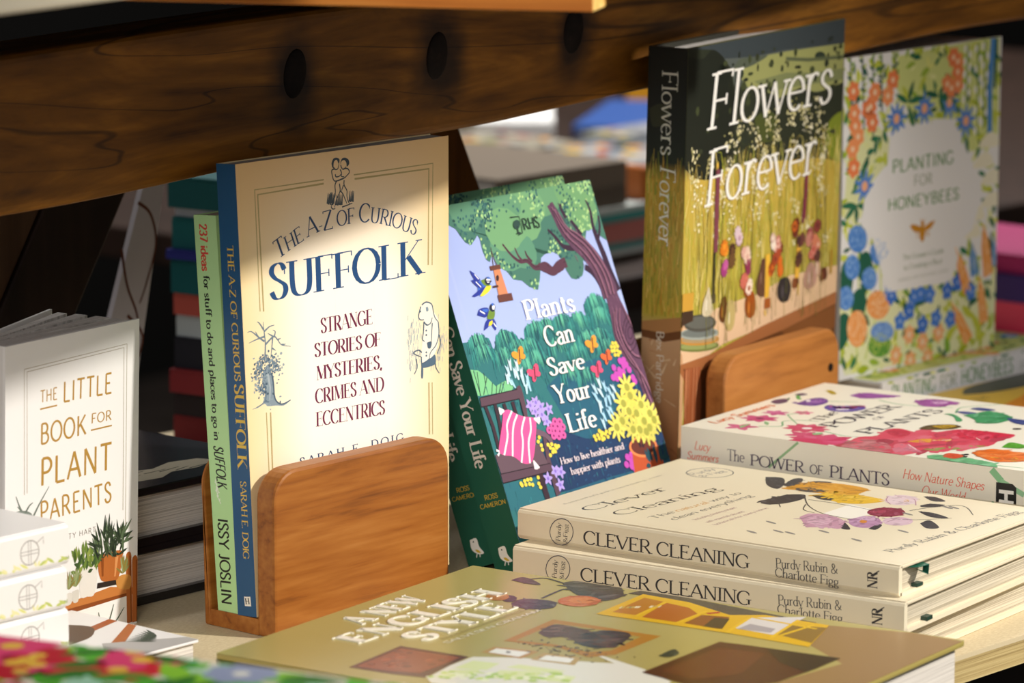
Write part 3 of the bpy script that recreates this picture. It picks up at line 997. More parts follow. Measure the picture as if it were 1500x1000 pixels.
    for k in range(1, 4):
        a.ring(_cat(P('151.8 112.1 147.8 106.2 142.7 103 138.7 103.6 137.1 107.8 138.6 114 142.7 119.8 147.7 123.1 151.8 122.5 153.4 118.3'), 3)[::1] if k == 3 else [(x + (P('145.2 113')[0][0] - x) * (1 - k / 3), y + (P('145.2 113')[0][1] - y) * (1 - k / 3)) for x, y in P('151.8 112.1 149.1 107.7 145.6 104.4 142 102.8 139.1 103.3 137.4 105.6 137.2 109.4 138.6 114 141.3 118.3 144.8 121.6 148.4 123.3 151.3 122.9 153.1 120.5 153.2 116.7')], .5, '2d1826')
    # bird feeder
    for q in (P('45.7 176.3 43.3 166'), P('45.3 174.2 46.1 165.7')):
        a.line(q, .5, '5a4040')
    a.poly(P('42.4 163.9 48 164.3 49 147.9 40.5 148.2'), 'd98a62')
    a.line(P('39.9 164.9 49 164.8'), 2.6, '6a3d33')
    a.line(P('39.5 147.5 51.9 147.2'), 4.2, '6a3d33')
    a.line(P('37.7 154.5 42.6 154.5'), 1.2, '4c2f2c')
    a.up()
    a.blob(P('45 158.7 44.1 157.5 43 157.2 42.3 157.8 42.5 159.1 43.4 160.2 44.5 160.6 45.2 160'), '3a2226')
    # birds
    BL, BD, YL = '3f6fd0', '27379c', 'f2dc3c'
    a.blob(P('26.7 159 32.9 159.6 36.3 156.4 36 154.3 32.5 152.6 26.5 151.3 23.8 152.4'), BL)
    a.up()
    a.blob(P('24.9 151.2 29.2 153.8 32.8 155.8 36.5 155.6 35 153.4 30.4 151.5 26.8 150.7'), YL)
    a.blob(P('29 159.4 33.9 159.5 35.5 155.8 32.3 155.8 30.2 157.2'), '6f8f38')
    for q in (P('22.3 166.2 25.5 163.8 28.8 160.2 27.4 159.3 24.2 160.8 22.9 163.8'), P('21.1 160.5 25.1 160.3 29.2 156.2 26.6 155.2 23.1 158.1'), P('18.2 151.9 24.5 154.1 31.1 155.6 27.1 152.7 21.1 151.2')):
        a.blob(q, BD)
    a.line(P('25.4 163.4 27.8 160.3'), .7, 'f2f4fa')
    a.line(P('24.7 159.3 27.9 155.7'), .7, 'f2f4fa')
    a.up()
    a.blob(P('37.5 158.1 36.5 156.9 34.8 156.3 33.2 156.5 32.2 157.5 32.2 158.8 33.3 160 34.9 160.6 36.6 160.4 37.6 159.4'), '1d2440')
    a.up()
    a.blob(P('37.2 158.5 36.5 157.8 35.4 157.4 34.3 157.5 33.7 158.1 33.7 159 34.4 159.7 35.4 160.1 36.5 159.9 37.2 159.3'), 'f4f6fa')
    a.up()
    a.line(P('33.5 158.5 37.9 157.8'), .6, '1d2440')
    a.line(P('34.7 160.1 37.2 159.6'), .9, '3f6fd0')
    a.lay -= 3
    a.blob(P('28.8 142.3 33.7 141.9 31.2 137.6 27.2 137.5 25.7 138.6'), '6f8f38')
    for q in (P('18.2 141.1 21.7 144.2 28.9 143.6 25.6 139.3 21.5 139.9'), P('19.9 132 23.2 136.2 26.8 137.9 29.3 136.9 24.4 133.5'), P('30.7 138 31.7 134.4 29.8 130.9 28 134 28.7 136.7')):
        a.blob(q, BD)
    a.up()
    a.blob(P('24.7 134 26.5 136 29.4 136.5 27.9 134.3'), YL)
    a.blob(P('23.6 143.6 28.3 143.3 26.6 141.6 23.7 142.7'), BL)
    a.line(P('21.2 143.2 24.7 141'), .9, 'f2f4fa')
    a.line(P('29.7 135 31 132.6'), .9, 'f2f4fa')
    a.blob(P('34.9 143.1 33.8 141.9 32.3 141.2 30.8 141.4 30 142.4 30.1 143.8 31.2 145 32.7 145.7 34.2 145.5 35 144.5'), '1d2440')
    a.up()
    a.blob(P('34.5 143.4 33.7 142.4 32.7 142.1 32 142.6 32.1 143.7 32.9 144.7 33.9 145 34.6 144.4'), 'f4f6fa')
    a.line(P('32.4 145 33.9 145.3'), 1.4, BL)
    # bench
    WD, WDD = '5d4452', '3b2834'
    for q in (P('3.3 91.8 4.9 79.7 4.5 66.6'), P('11.7 91.5 11.1 81.5 9.6 73.4'), P('19.1 90.7 19.4 85.7'), P('26.5 90.6 27 83.1')):
        a.line(q, 2.6, WDD)
    a.poly(P('0.7 96.7 33.5 96.6 32.8 91.3 0 91.7'), WD)
    a.poly(P('-0.2 64.5 38.3 64.5 41.8 52.5 0.4 53.7'), '67505c')
    a.blob(P('32.6 97 35.2 98.4 37.1 97.4 37.1 90 35.7 80.7 32.7 81.2 33 89.2'), WD)
    a.poly(P('43.5 68.6 46.9 68.7 44.3 54.4 45 35.2 40.7 34.2 40.7 51.4'), WD)
    a.poly(P('29.8 49.1 34.6 48.9 35.1 34.1 30.8 34.2'), WDD)
    a.poly(P('0 53.8 43.5 52.7 42.8 48.6 -0.1 48.7'), WD)
    a.blob(P('39.5 73.3 46.8 69.8 50.6 66 50.5 62.8 47.9 63.6 45.6 67.2 38.5 69.7'), '71586a')
    a.up()
    for q in (P('0 53.8 43.5 52.7'), P('-0.1 48.7 42.7 48.4'), P('0.7 96.7 33.5 96.6'), P('0 91.7 32.8 91.3'), P('33 89.2 32.7 81.2')):
        a.line(q, .5, '231722')
    # striped blanket
    a.blob(P('16.7 86.9 21.5 86.8 26.7 83.7 32.1 81.3 40 79.3 41.4 76.5 37.5 68.8 32.2 59.9 27.5 55.8 21 56.4 14.5 61.3 6.8 63.4 3.9 66 6.6 71.1 11.9 78.6'), 'ea5a9c', 3)
    a.up()
    for q in (P('23.8 85.7 16.7 79.2 14.2 72.6 7.2 63.3'), P('27.5 83.2 20.8 76.4 13.8 61.5'), P('33.1 80.9 27.3 74 25.5 67.3 19.6 56.9'), P('37.3 79.7 34.9 72.8 30.1 66.5 26.5 55.5')):
        a.curve(q, 1.3, 'fbf2f6')
    for q in (P('17.5 86.9 13.5 88.8'), P('17.5 86.9 13.2 87.1'), P('17.5 86.9 13.2 85.5'), P('40.3 78.8 45.5 78.1'), P('40.3 78.8 45.2 76.6'), P('40.3 78.8 43.8 75.4'),
              P('4.2 65.9 1.8 67'), P('3.9 65.3 1.9 63.9'), P('30 56.4 29.6 51.6'), P('30 56.4 31.3 51.3'), P('30 56.4 33.1 51.7')):
        a.line(q, 1.0, 'f6eef2', 1.5)
    # flowers
    for c in P('40.4 86.3 45.8 87.2 48.9 84.3 55 81.9 43.1 82.4 48 79.8 50.5 75.5 37.8 44.9 50.2 46.7 46.6 39.9 45.7 47.8'):
        a.star(c, 4.2, 5, 'b7a3ea', .55, R_.random(), '8f76d6', .25)
    for c in P('57.4 74.4 61.3 73.6 54.6 72.3 58.3 71.5 62.6 70.4 50.4 70.5 55.4 69.3 59 68.5 52.9 66.9 57.1 66 61.2 66'):
        a.ell(c, 2.5, 2.3, 'e060a8', n=9)
        a.up()
        a.ell(c, .8, .8, '8a2a6a', n=6)
        a.lay -= 1
    for c in P('128.7 98.7 132.1 98.6 121.5 95.8 125.8 93.7 130.7 95.5 133.2 95.9 128.6 92.2 125.1 90.9 121.6 89.6 118.5 90.5 134.6 92.7 135.9 87.8 136.6 85.6 122 91.7') + P('110.9 45 113.2 42.3 108.3 41.1 112.4 39.4 114.8 37.4 115 45.7 116.2 40.4'):
        a.ell(c, 2.2, 2.1, 'c84fb8', n=9)
    for c in P('45.9 62.9 49.1 62.7 51.9 61.5 54.4 60.8 47.2 60.9 49.5 59.8 52.4 60.1 48.2 58.3 50.4 58.3 45.4 57 40.3 68 38.4 65.9 40.1 63.5 40.1 61 14.3 46.1 17.9 46.9 20.7 47.1 23.4 47 18 44.8 21.2 44.6 23.6 43.8 14.8 45 29.9 46.9 29 43.6 29.6 41.4') + P('126.7 109.5 129.4 109.1 124.7 107.6 127.4 107.2 130.2 107.2 124.1 105.2 126.4 105.2 129.1 104.8 130.9 103.5 125.9 102.7 128.6 102.3') + P('87.4 61 88 59 90.5 61.2 91.1 59.2 93.7 62.6 93.7 60.4 95.5 61.6 93.7 58.1 97.4 60.7 99 62 99.1 58.8 101.5 60.7 95.4 58.5 93 63.3'):
        a.ell(c, 1.4, 1.2, 'eed652', n=8)
    for (x, y) in P('32.8 108.9 38.6 107.7 30.5 105.8 34.6 104.3 40 103.1 37 103 26.9 102 29.8 100.9 32.3 99 40.4 98.7 43.9 98.8 44.3 95.3 40.4 94.3') + P('105.1 87.6 108.6 85.1 100.4 85.1 104.8 82.5 112.8 81.9 117.1 82.5 99.5 80.8 109.6 77.3 114 77.9 101.6 76.6 105.2 76.7 99.1 74.4 109.4 71.2 101.7 68.9 106.5 69.5 98.8 64.9'):
        t = R_.uniform(1.2, 2.1)
        q = (x + 5.5 * math.cos(t), y + 5.5 * math.sin(t))
        a.poly([(x - .5, y - 1.5), (x + .7, y - 1.5), (q[0] + 1.6, q[1]), ((x + q[0]) / 2 + .2, (y + q[1]) / 2 + .8), (q[0] - 1.4, q[1])], R_.choice(['bfe3f6', 'a9d6f2', 'd0ecf8']))
    for c, r, col in ((P('43.3 113.9')[0], 5.5, 'f0a03a'), (P('51.9 102.6')[0], 5.5, 'e8527a'), (P('108.6 111')[0], 5.5, 'f0a03a'), (P('118.1 102.1')[0], 4.8, 'ea6a3a'), (P('106.9 96.5')[0], 5.2, 'e8527a')):
        butterfly(a, c, r, col)
    # yellow shrub in a clay pot
    a.poly(P('115.8 46.2 141.2 47.2 141.4 34.2 112.6 32.7'), 'c2542e')
    a.blob(P('139.8 46.4 137.4 44.1 133 42.6 127.5 42.3 122 43.2 117.6 45.2 115.1 47.7 115.1 50.5 117.5 52.8 121.8 54.3 127.3 54.6 132.8 53.7 137.3 51.8 139.8 49.2'), 'ee8a52')
    a.up()
    a.blob(P('138.2 46.9 136.1 45 132.4 43.9 127.7 43.7 123 44.5 119.2 46.1 117 48.2 116.9 50.4 118.9 52.2 122.6 53.4 127.2 53.6 132 52.8 135.8 51.2 138 49.1'), '6b3228')
    a.up()
    a.line(P('123.9 55.8 125.1 48.5'), 1.8, '33202c')
    a.line(P('131.1 54.6 126.9 48.2'), 1.8, '33202c')
    for q in (P('129.9 38.7 127.5 46.8'), P('132.2 39 130 47.7'), P('135.5 37.1 136.6 48.6'), P('139.6 37.1 142.9 50.8'), P('144.1 37.6 147.8 50'), P('129.4 37.5 125 37'), P('138.8 39.8 149.1 39.4')):
        a.leaf(q[0], q[1], 3.4, '1f4a58')
    a.up()
    for k, c in enumerate(P('127.9 83.4 128.6 78.2 136 71.9 120.8 74.9 141.6 65.8 115.4 65.5 129.9 67.7 134.7 62.4 122.8 59.2 137.9 58 109 62.7 143.8 61.6 123.7 69.9 128.6 58.2 133.9 56.1')):
        a.petals(c, 8.2, 9, R_.choice(['e2d45e', 'd8cf62', 'eadf6a']), .15, R_.random(), 'a8a648', .3)
    a.up()
    a.up()
    TX = 'fffdf8'
    SH = '1f4a5c'
    for off, col in (((.3, -.3), SH), ((0, 0), TX)):
        for s_, q in (('Plants', P('57.6 132.7 102.5 132.1 58 143.6')), ('Can', P('68.6 115.7 94.1 115.3 68.1 127')), ('Save', P('64.2 99.6 96.5 99.3 65.6 109.3')), ('Your', P('63.3 83.4 94.9 82.6 64 94.1')), ('Life', P('66.8 66.4 92.8 66.2 67.4 77'))):
            if col == SH and s_ == 'Plants':
                continue
            a.text(s_, [(x + off[0], y + off[1]) for x, y in q], col, 'fat', .84, .05)
        a.up()
    a.text('How to live healthier and', P('51.9 50.4 110.2 49.9 52.6 54.2'), 'f6e6ea', 'roman', 1.2)
    a.text('happier with plants', P('58.3 43.5 103.5 43.3 59.1 47.4'), 'f6e6ea', 'roman', 1.2)
    a.text('RHS', P('77.5 182.3 92.5 182.1 78.9 188.7'), '1d2f30', 'sans', 1.1)
    a.line(P('68.8 190.7 76.6 190.3 76.5 184.6 75.5 180.8 71.6 180.2'), .6, '1d2f30')
    a.blob(P('75.4 185.8 74.2 184.3 72.3 183.6 70.6 183.8 69.6 184.9 69.7 186.5 70.9 187.9 72.8 188.7 74.5 188.5 75.5 187.4'), '2c4a44')
    a.line(P('72.6 185.1 72 181.2'), 1.0, '1d2f30')
    a.line(P('70.3 181.1 73.9 181.2'), .7, '1d2f30')
    return a


def art_plants_spine():
    a = Art(21.8, 203.7, 2)
    a.fill('1c5a45')
    a.up()
    a.text('Plants Can Save Your Life', P('10.6 166.7 6.4 60.2 19.2 166.4'), 'f0e4d6', 'fat', .85)
    a.text('ROSS', P('6.5 42.6 16.1 42.2 6.9 45.2'), 'd9b53a', 'sans', 1.1)
    a.text('CAMERON', P('1.8 38.6 20.4 37.8 2.1 41'), 'd9b53a', 'sans', 1.1)
    a.blob(P('6.1 15.7 10.9 15.8 11.4 10.9 13.5 6.9 9.2 7.2 5.7 10.4'), 'f2efe6')
    a.up()
    a.leaf(P('7.9 9.9')[0], P('11.6 7.3')[0], 1.6, 'd9b53a')
    a.line(P('8.5 7.4 7.4 5.6'), .6, 'f2efe6')
    a.line(P('10.4 7 10.1 5.3'), .6, 'f2efe6')
    a.ell(P('8.3 14.3')[0], .5, .5, '20352c', n=6)
    return a


# ------------------------------------------------------------------ artwork: the dried flower book
def art_flowers():
    a = Art(200.8, 264.8, 11)
    R_ = a.r
    hz = P('-0.8 195.6')[0][1]

    def bg(x, y):
        if y > hz:
            return mix(rgb('4a5040'), rgb('59605c'), (y - hz) / 60)
        return mix(rgb('c9a94a'), rgb('a9a23a'), (hz - y) / 110)
    a.grid(8, 24, bg)
    a.up()
    a.poly([(0, 264.8), (201, 264.8)] + P('202.5 249.8 122.4 253.1 81.9 252.9 45.1 255 -4.3 259.7'), '3b4347')
    a.poly(P('56.7 248 81.9 252.2 122.5 252 202.5 249.8 204.6 221.9 154.1 224.3 106.7 225.1 77.4 233.5'), '9a9d62')
    a.up()
    a.blob(P('56.6 249.4 64.9 253.2 81.9 252.2 99.2 251.9 82.2 248.2 65.2 247.2'), '555d4e')
    a.poly(P('82.8 238.2 123.3 239.3 162.3 235.5 203.7 234.5 204.2 227.5 141.7 229.6 100.6 230.4'), '7d8458')
    a.blob(P('175.6 244.3 174 242.7 169.7 242.2 164.8 243 161.5 244.7 161.3 246.6 164.4 247.7 169.3 247.6 173.7 246.2'), '2f3a2e')
    a.blob(P('69.1 244.2 68 242.1 65.1 241.2 61.6 242 59.2 244 59.1 246.3 61.2 247.9 64.6 248 67.7 246.5'), '333d31')
    a.line(P('122.8 247.7 152.7 244.2 203.1 241.4'), 2.2, '5c6448')
    a.poly([(0, 264.8)] + P('30.9 261.6 42.3 256.6 54 247.7 57.3 238.1 83.2 232.9 94.6 233 112.6 224.5 141.8 228.3 166.2 223.1 204.3 226.1 208.1 175.7 172.2 182.6 126.9 186.5 85.9 189.9 54.7 189.6 -0.8 195.5') + [(0, hz)], '2c3124')
    a.up()
    a.blob(P('-3.1 260.9 17.4 257.7 30.9 261.6 48.2 250.8 58 227.5 51.8 189.9 0.5 195.9'), '1f231b')
    a.blob(P('182.9 203.5 194.8 207.7 207.5 205 209.5 178.3 187.6 180.8 180.6 192.7'), '7d8a2a')
    a.blob(P('84.2 216.8 101.3 219 113.4 212.3 108.3 200.8 90.8 202.7'), '4a5226')
    for k in range(120):
        x, y = R_.uniform(0, 197), R_.uniform(hz, hz + 60)
        a.ell((x, y), R_.uniform(1, 4), R_.uniform(1, 3), R_.choice(['262b1f', '363c28', '2a3126', '40472c']), n=6)
    a.up()
    # meadow
    for k in range(1150):
        x, y = R_.uniform(-2, 202), R_.uniform(20, hz + 2)
        l = R_.uniform(8, 28)
        d = R_.uniform(-.4, .4)
        a.line([(x, y - l * .3), (x + d * l * .5, y + l * .25), (x + d * l, min(y + l * .7, hz + R_.uniform(-2, 6)))], R_.uniform(.4, 1.0),
               R_.choice(['d8bd5c', 'e6d27a', 'c5a53e', 'a3ab38', 'b2b740', 'd2b44a', 'e0d072', '93992e', 'c8c458', 'efe090']), .2)
    a.up()
    for k in range(60):
        x0, y0 = R_.uniform(14, 190), R_.uniform(95, 140)
        hgt = R_.uniform(35, 85)
        dx = R_.uniform(-12, 12)
        a.curve([(x0, y0), (x0 + dx * .3, y0 + hgt * .5), (x0 + dx, y0 + hgt)], .5, R_.choice(['4d4a24', '6a6430', '3d3c22']), .25)
        for j in range(9):
            a.ell((x0 + dx + R_.gauss(0, 2.2), y0 + hgt + R_.gauss(0, 3.5)), R_.uniform(.5, 1.3), R_.uniform(.5, 1.1), R_.choice(['efe6c0', 'd9cf9a', 'f4edd2', 'c9bf82']), n=6)
    for q in P('66 212.1 78.6 214.7 85.2 200.7 101.9 210.9 114 202.8 113.2 215 131.2 210.4 133.8 215.6 145.8 214.3 166.7 216.2 170.6 204.8 9.7 201.4 10.5 186.9 53.7 205.5 175.2 182.3 151.9 212.3 97.2 194'):
        for j in range(16):
            a.ell((q[0] + R_.gauss(0, 2.6), q[1] + R_.gauss(0, 3.6)), R_.uniform(.5, 1.3), R_.uniform(.5, 1.2), R_.choice(['f0e8c4', 'd8d09c', 'e9dfae', 'b6b070']), n=6)
    a.up()
    # table, cloth and boards
    a.poly(P('-2.1 110 13.9 107.6 62.5 109.7 95.9 110.2 136.2 115.4 169.2 114.3 203 112.7 204.2 96.7 148.8 91.5 95.2 88.5 51.6 86.4 23.5 80.1 -4.5 80.7'), 'ddbb97')
    a.poly([(0, 0)] + P('-48.6 105.6 -20.1 99.8 2 88 3.9 79.3 4.3 45.4') + [(18, 0)], 'c89c74')
    a.poly(P('-4.9 82.1 36 82.7 102.2 89.7 200.9 96.5 201.5 88.2 127.6 83 54 79.9 27.6 74.1 24.9 70.3 7.3 70.3'), 'a0643a')
    a.poly(P('3.9 79.3 27.6 74.8 39.2 77.9 60 80.4 127.6 83 201.5 89 204.6 47.2') + [(201, 0), (20, 0)], '5e3517')
    a.up()
    a.poly(P('127.6 83 201.5 88.2 202.6 74.6 147.7 68.1'), '7d4a22')
    a.poly(P('5.7 79 24.5 77.4 26.9 61.5 26.7 38.7 6 42.3'), '94512e')
    for k in range(16):
        q = P('4 77.9 24.6 76')
        x = q[0][0] + (q[1][0] - q[0][0]) * R_.random()
        a.line([(x, q[0][1]), (x + R_.uniform(-2, 2), q[0][1] - R_.uniform(20, 60))], .7, R_.choice(['b46c44', '6e371c', 'c98a62']), .3)
    a.blob(P('-49.1 116 -29.4 114.4 -2 108.9 1.2 102.1 -11.6 99.9 -34.4 102 -48.6 106.3'), 'b98652')
    a.poly(P('-48.9 111.8 -29 106 -6 102.5 -8.6 98.3 -28.7 100.5 -48.7 107'), '74451f')
    a.up()
    # plates
    for cx, cy, rx, ry, c1, c2 in ((90, 880, 130, 34, '6f7a3c', '8f9a5c'), (95, 840, 125, 34, 'c08a3c', 'a9926a'), (95, 800, 122, 40, '9aa39c', '6d7673'), (100, 735, 100, 55, '4c4d48', '5f625c')):
        e = [(cx + rx * math.cos(t), cy + ry * math.sin(t)) for t in [k * math.pi / 8 for k in range(16)]]
        o, ex, ey = P('-1.8 175.6 18.2 173.1 -1.2 166.1')
        mp_ = lambda u, v: (o[0] + (ex[0] - o[0]) * u / 100 + (ey[0] - o[0]) * v / 100, o[1] + (ex[1] - o[1]) * u / 100 + (ey[1] - o[1]) * v / 100)
        a.poly([mp_(*p) for p in e], c1)
        a.up()
        a.poly([mp_(cx + (x - cx) * .88, cy + (y - cy) * .7 - 4) for x, y in e], c2)
        a.up()
    a.poly(P('-25.6 127.6 -2.8 124 -3.2 104.9 -11.8 104.8 -21.1 107.6'), 'b06a16')
    a.poly(P('-4.8 124 13.7 122.7 13.1 112.3 -3.1 113.3'), 'c99a3a')
    a.poly(P('-4.3 113.4 13.7 112.2 13.5 105.9 3.1 105.4 -2.5 102.7'), '3d2a1e')
    a.up()
    a.poly(P('-24.1 121.2 -3.4 118.2 -4.4 115.5 -23.4 118.3'), 'd79a34')
    a.poly(P('-21.9 111.2 -4 108.5 -4.4 105.1 -11.8 105 -20.5 107.7'), '8a3c0c')
    # vases
    def vase(pts, c, hi):
        a.blob(pts, c)
        a.up()
        cx = sum(p[0] for p in pts) / len(pts)
        cy = sum(p[1] for p in pts) / len(pts)
        a.ell((cx - 1.4, cy - 1), .9, 4.0, hi, n=8)
        a.lay -= 1
    vase(P('81 113.3 88.4 112.3 92.1 103.9 90.3 98.2 84.1 97.3 79.3 100.8 78.3 106.9'), '9a4a10', 'd08030')
    vase(P('56.2 111.5 63.5 110.5 66 102.8 64.4 95.2 59.4 93.2 54 96.7 54.2 104.5'), 'b9a66a', 'e0d6b0')
    vase(P('48.9 114.1 54 114.3 54.9 105.4 51.8 99.5 47 101.7 46.2 107.7'), '5d3510', '9a6020')
    vase(P('98.8 130.5 103.1 130 104.6 122.8 104.5 108.5 94.9 109.4 92.3 116.7 96.1 124'), '5f3a2c', '8a6a58')
    vase(P('123.3 115.2 133 114.9 137.8 108.2 135.1 100.6 126.4 100.6 120.8 104.6 120.4 110.7'), '2b2528', '5a5258')
    vase(P('161.1 119.5 166.7 119.2 172.1 111.4 169.9 104.6 160 104 155.3 107.7 156.4 114.6'), 'b58a7c', 'dcc0b4')
    vase(P('177.1 113.8 184.9 113.7 186.5 107.4 181 105.9 176.4 107.3'), '5a2416', '8a4a30')
    vase(P('168.8 121 175.4 120.6 176.6 110.8 172.8 110.8'), 'c9a088', 'e4ccb8')
    vase(P('29.3 119.8 32.1 123.3 34.5 117.1 38 108.9 32.1 105.9 24.9 107.9 25.5 114.6'), 'cfc3a4', 'efe8d6')
    vase(P('140.3 112.8 147.3 112.4 147.7 107.3 140 107.6'), '6a3416', '9a5a30')
    a.up()
    for q, w, c in ((P('106.1 132.5 106.3 106.2'), 5.6, 'e8b53a'), (P('107.4 105.6 107.2 99.7'), 7.5, 'a8541c'), (P('147.7 138.9 145.1 112.7'), 5.6, 'e2b040'), (P('38.9 176.3 39.3 142.5'), 4.6, '7a3f4c'), (P('152.3 160.3 151.2 145.4'), 3.2, '7a3f4c'),
                    (P('38 142.7 37.9 116.6'), 2.6, '33301e'), (P('192 123.9 191.5 108.7'), 3, 'b08a2e'), (P('104 99.1 105.3 95.5'), 2.2, 'd8b45a'), (P('147.6 108.8 147.6 102'), 1.6, 'd8b45a'), (P('38.3 118 38.2 112.7'), 5, '4a4030')):
        a.line(q, w, c)
    a.line(P('39.7 191.3 39.7 150.4'), 4.6, '7a3f4c')
    a.line(P('155.2 187.6 152.8 147.8'), 4.2, '7a3040')
    a.leaf(P('38.6 191.5')[0], P('38.9 196')[0], 2.4, 'f6c850')
    a.up()
    for cx, cy, cols in ((255, 270, ['e8962a', 'd87a1e']), (255, 365, ['c05a9a', 'a03a7a', 'e8d6c8']), (295, 330, ['4a2a22', '6a4a2a']), (340, 215, ['d8c0c8', 'b890a0']), (395, 300, ['d8a898', 'e6c8b4']), (405, 370, ['a84a62', '8a3050', 'c87080']),
                         (408, 490, ['f0d8c8', 'e0b0a0', 'a0522a']), (370, 480, ['c86a5a', 'e09a80']), (565, 235, ['efe0d0', 'd8b8a8']), (600, 300, ['a8482a', '7a3020']), (560, 385, ['c8641e', '9a4016']), (600, 410, ['d86a1e', 'b04a14']),
                         (590, 260, ['e8b8a8', 'c88070']), (710, 140, ['c8641e', '6a2a1a']), (740, 230, ['4a2a2a', '6a3a34']), (735, 350, ['3a2222', '5a3428']), (850, 230, ['e0b09a', 'c8785a']), (830, 330, ['b04a3a', 'c8786a']), (855, 130, ['8a3a34', '5a2622']), (800, 200, ['9a4a4a', 'c08070']), (860, 330, ['3d2420', '5a302a'])):
        o, ex, ey = P('-1.8 175.6 18.2 173.1 -1.2 166.1')
        c = (o[0] + (ex[0] - o[0]) * cx / 100 + (ey[0] - o[0]) * cy / 100, o[1] + (ex[1] - o[1]) * cx / 100 + (ey[1] - o[1]) * cy / 100)
        for j in range(3):
            q = (c[0] + R_.gauss(0, 1.6), c[1] + R_.gauss(0, 2.0))
            a.petals(q, R_.uniform(3.2, 5), 9, R_.choice(cols), .25, R_.random(), R_.choice(cols), .4)
            a.up()
        a.lay -= 3
    for k in range(70):
        x, y = R_.uniform(30, 190), R_.uniform(84, 110)
        a.line([(x, y), (x + R_.uniform(-3, 3), y + R_.uniform(10, 26))], .45, R_.choice(['4f4a22', '6f6a30', '8a8a3a']), .2)
    a.up()
    a.up()
    a.up()
    a.text('Flowers', P('23.4 215.5 184.4 216 24 248'), 'f2f0ea', 'italic', .95)
    a.text('Forever', P('22.9 171 165.4 174.6 26 203.2'), 'f2f0ea', 'italic', .95)
    return a


def art_flowers_spine():
    a = Art(25.5, 264.8, 4)
    R_ = a.r
    h1 = P('10.5 197.2')[0][1]
    h2 = P('11.3 107.7')[0][1]
    h3 = P('11.6 95.2')[0][1]
    a.grid(2, 24, lambda x, y: mix(rgb('211f18'), rgb('181916'), (y - h1) / 60) if y > h1 else mix(rgb('c79a34'), rgb('b4a436'), (h1 - y) / 100) if y > h2 else mix(rgb('cda67c'), rgb('a8683c'), (h2 - y) / 85))
    a.up()
    for k in range(320):
        x, y = R_.uniform(0, 25), R_.uniform(h2, h1 - 6)
        a.line([(x, y), (x + R_.uniform(-2, 2), y + R_.uniform(5, 16))], R_.uniform(.4, .9), R_.choice(['dcb85a', 'b98a2a', '9a8a2a', 'a6a636', 'd0a644', '8a8f2c']), .2)
    a.blob(P('1.5 229 8 232.1 13.9 230 12.7 222.1 4 218.8'), '3a3a26')
    a.poly(P('-1.2 105 26.8 110.2 27.1 99.7 14.8 95.5 -1 97.3'), 'b07c48')
    a.poly(P('-1.1 100.5 14.6 99.4 27.1 102.5 27.2 97.6 14.8 94.5 -1 96.3'), '70431e')
    for k in range(30):
        x, y = R_.uniform(0, 25), R_.uniform(5, h3)
        a.line([(x, y), (x + R_.uniform(-8, 8), y + R_.uniform(-8, 8))], R_.uniform(.4, 1.6), R_.choice(['d8b48c', 'b98256', 'e0c09a', '9a5c34']), .2)
    a.up()
    CR = 'ece8dc'
    a.text('Flowers', P('9.2 251.6 9.6 202.6 19.4 252.4'), CR, 'roman', .8)
    a.text('Forever', P('9.6 196.8 9.6 150.8 19.4 197.7'), CR, 'italic', .95)
    a.text('Bex Partridge', P('9.9 100.6 10.5 58.2 14.6 101.1'), 'e6d8c4', 'thin', 1.1)
    return a


# ------------------------------------------------------------------ artwork: the honeybee book
HB_W, HB_H = 170.6, 201.9


def hb_leaves(a, n, x0, y0, x1, y1, avoid=None, dark=.35):
    R_ = a.r
    for k in range(n):
        x, y = R_.uniform(x0, x1), R_.uniform(y0, y1)
        if avoid and inside((x, y), avoid):
            continue
        t = R_.uniform(0, 6.28)
        l = R_.uniform(6, 13)
        c = R_.choice(['24664a', '1f5a44', '2f7a50']) if R_.random() < dark else R_.choice(['b0c038', 'c9d250', '9ab83e', 'c0cc48', 'dfe388', 'e4e8a8'])
        a.leaf((x, y), (x + l * math.cos(t), y + l * math.sin(t)), l * .36, c)


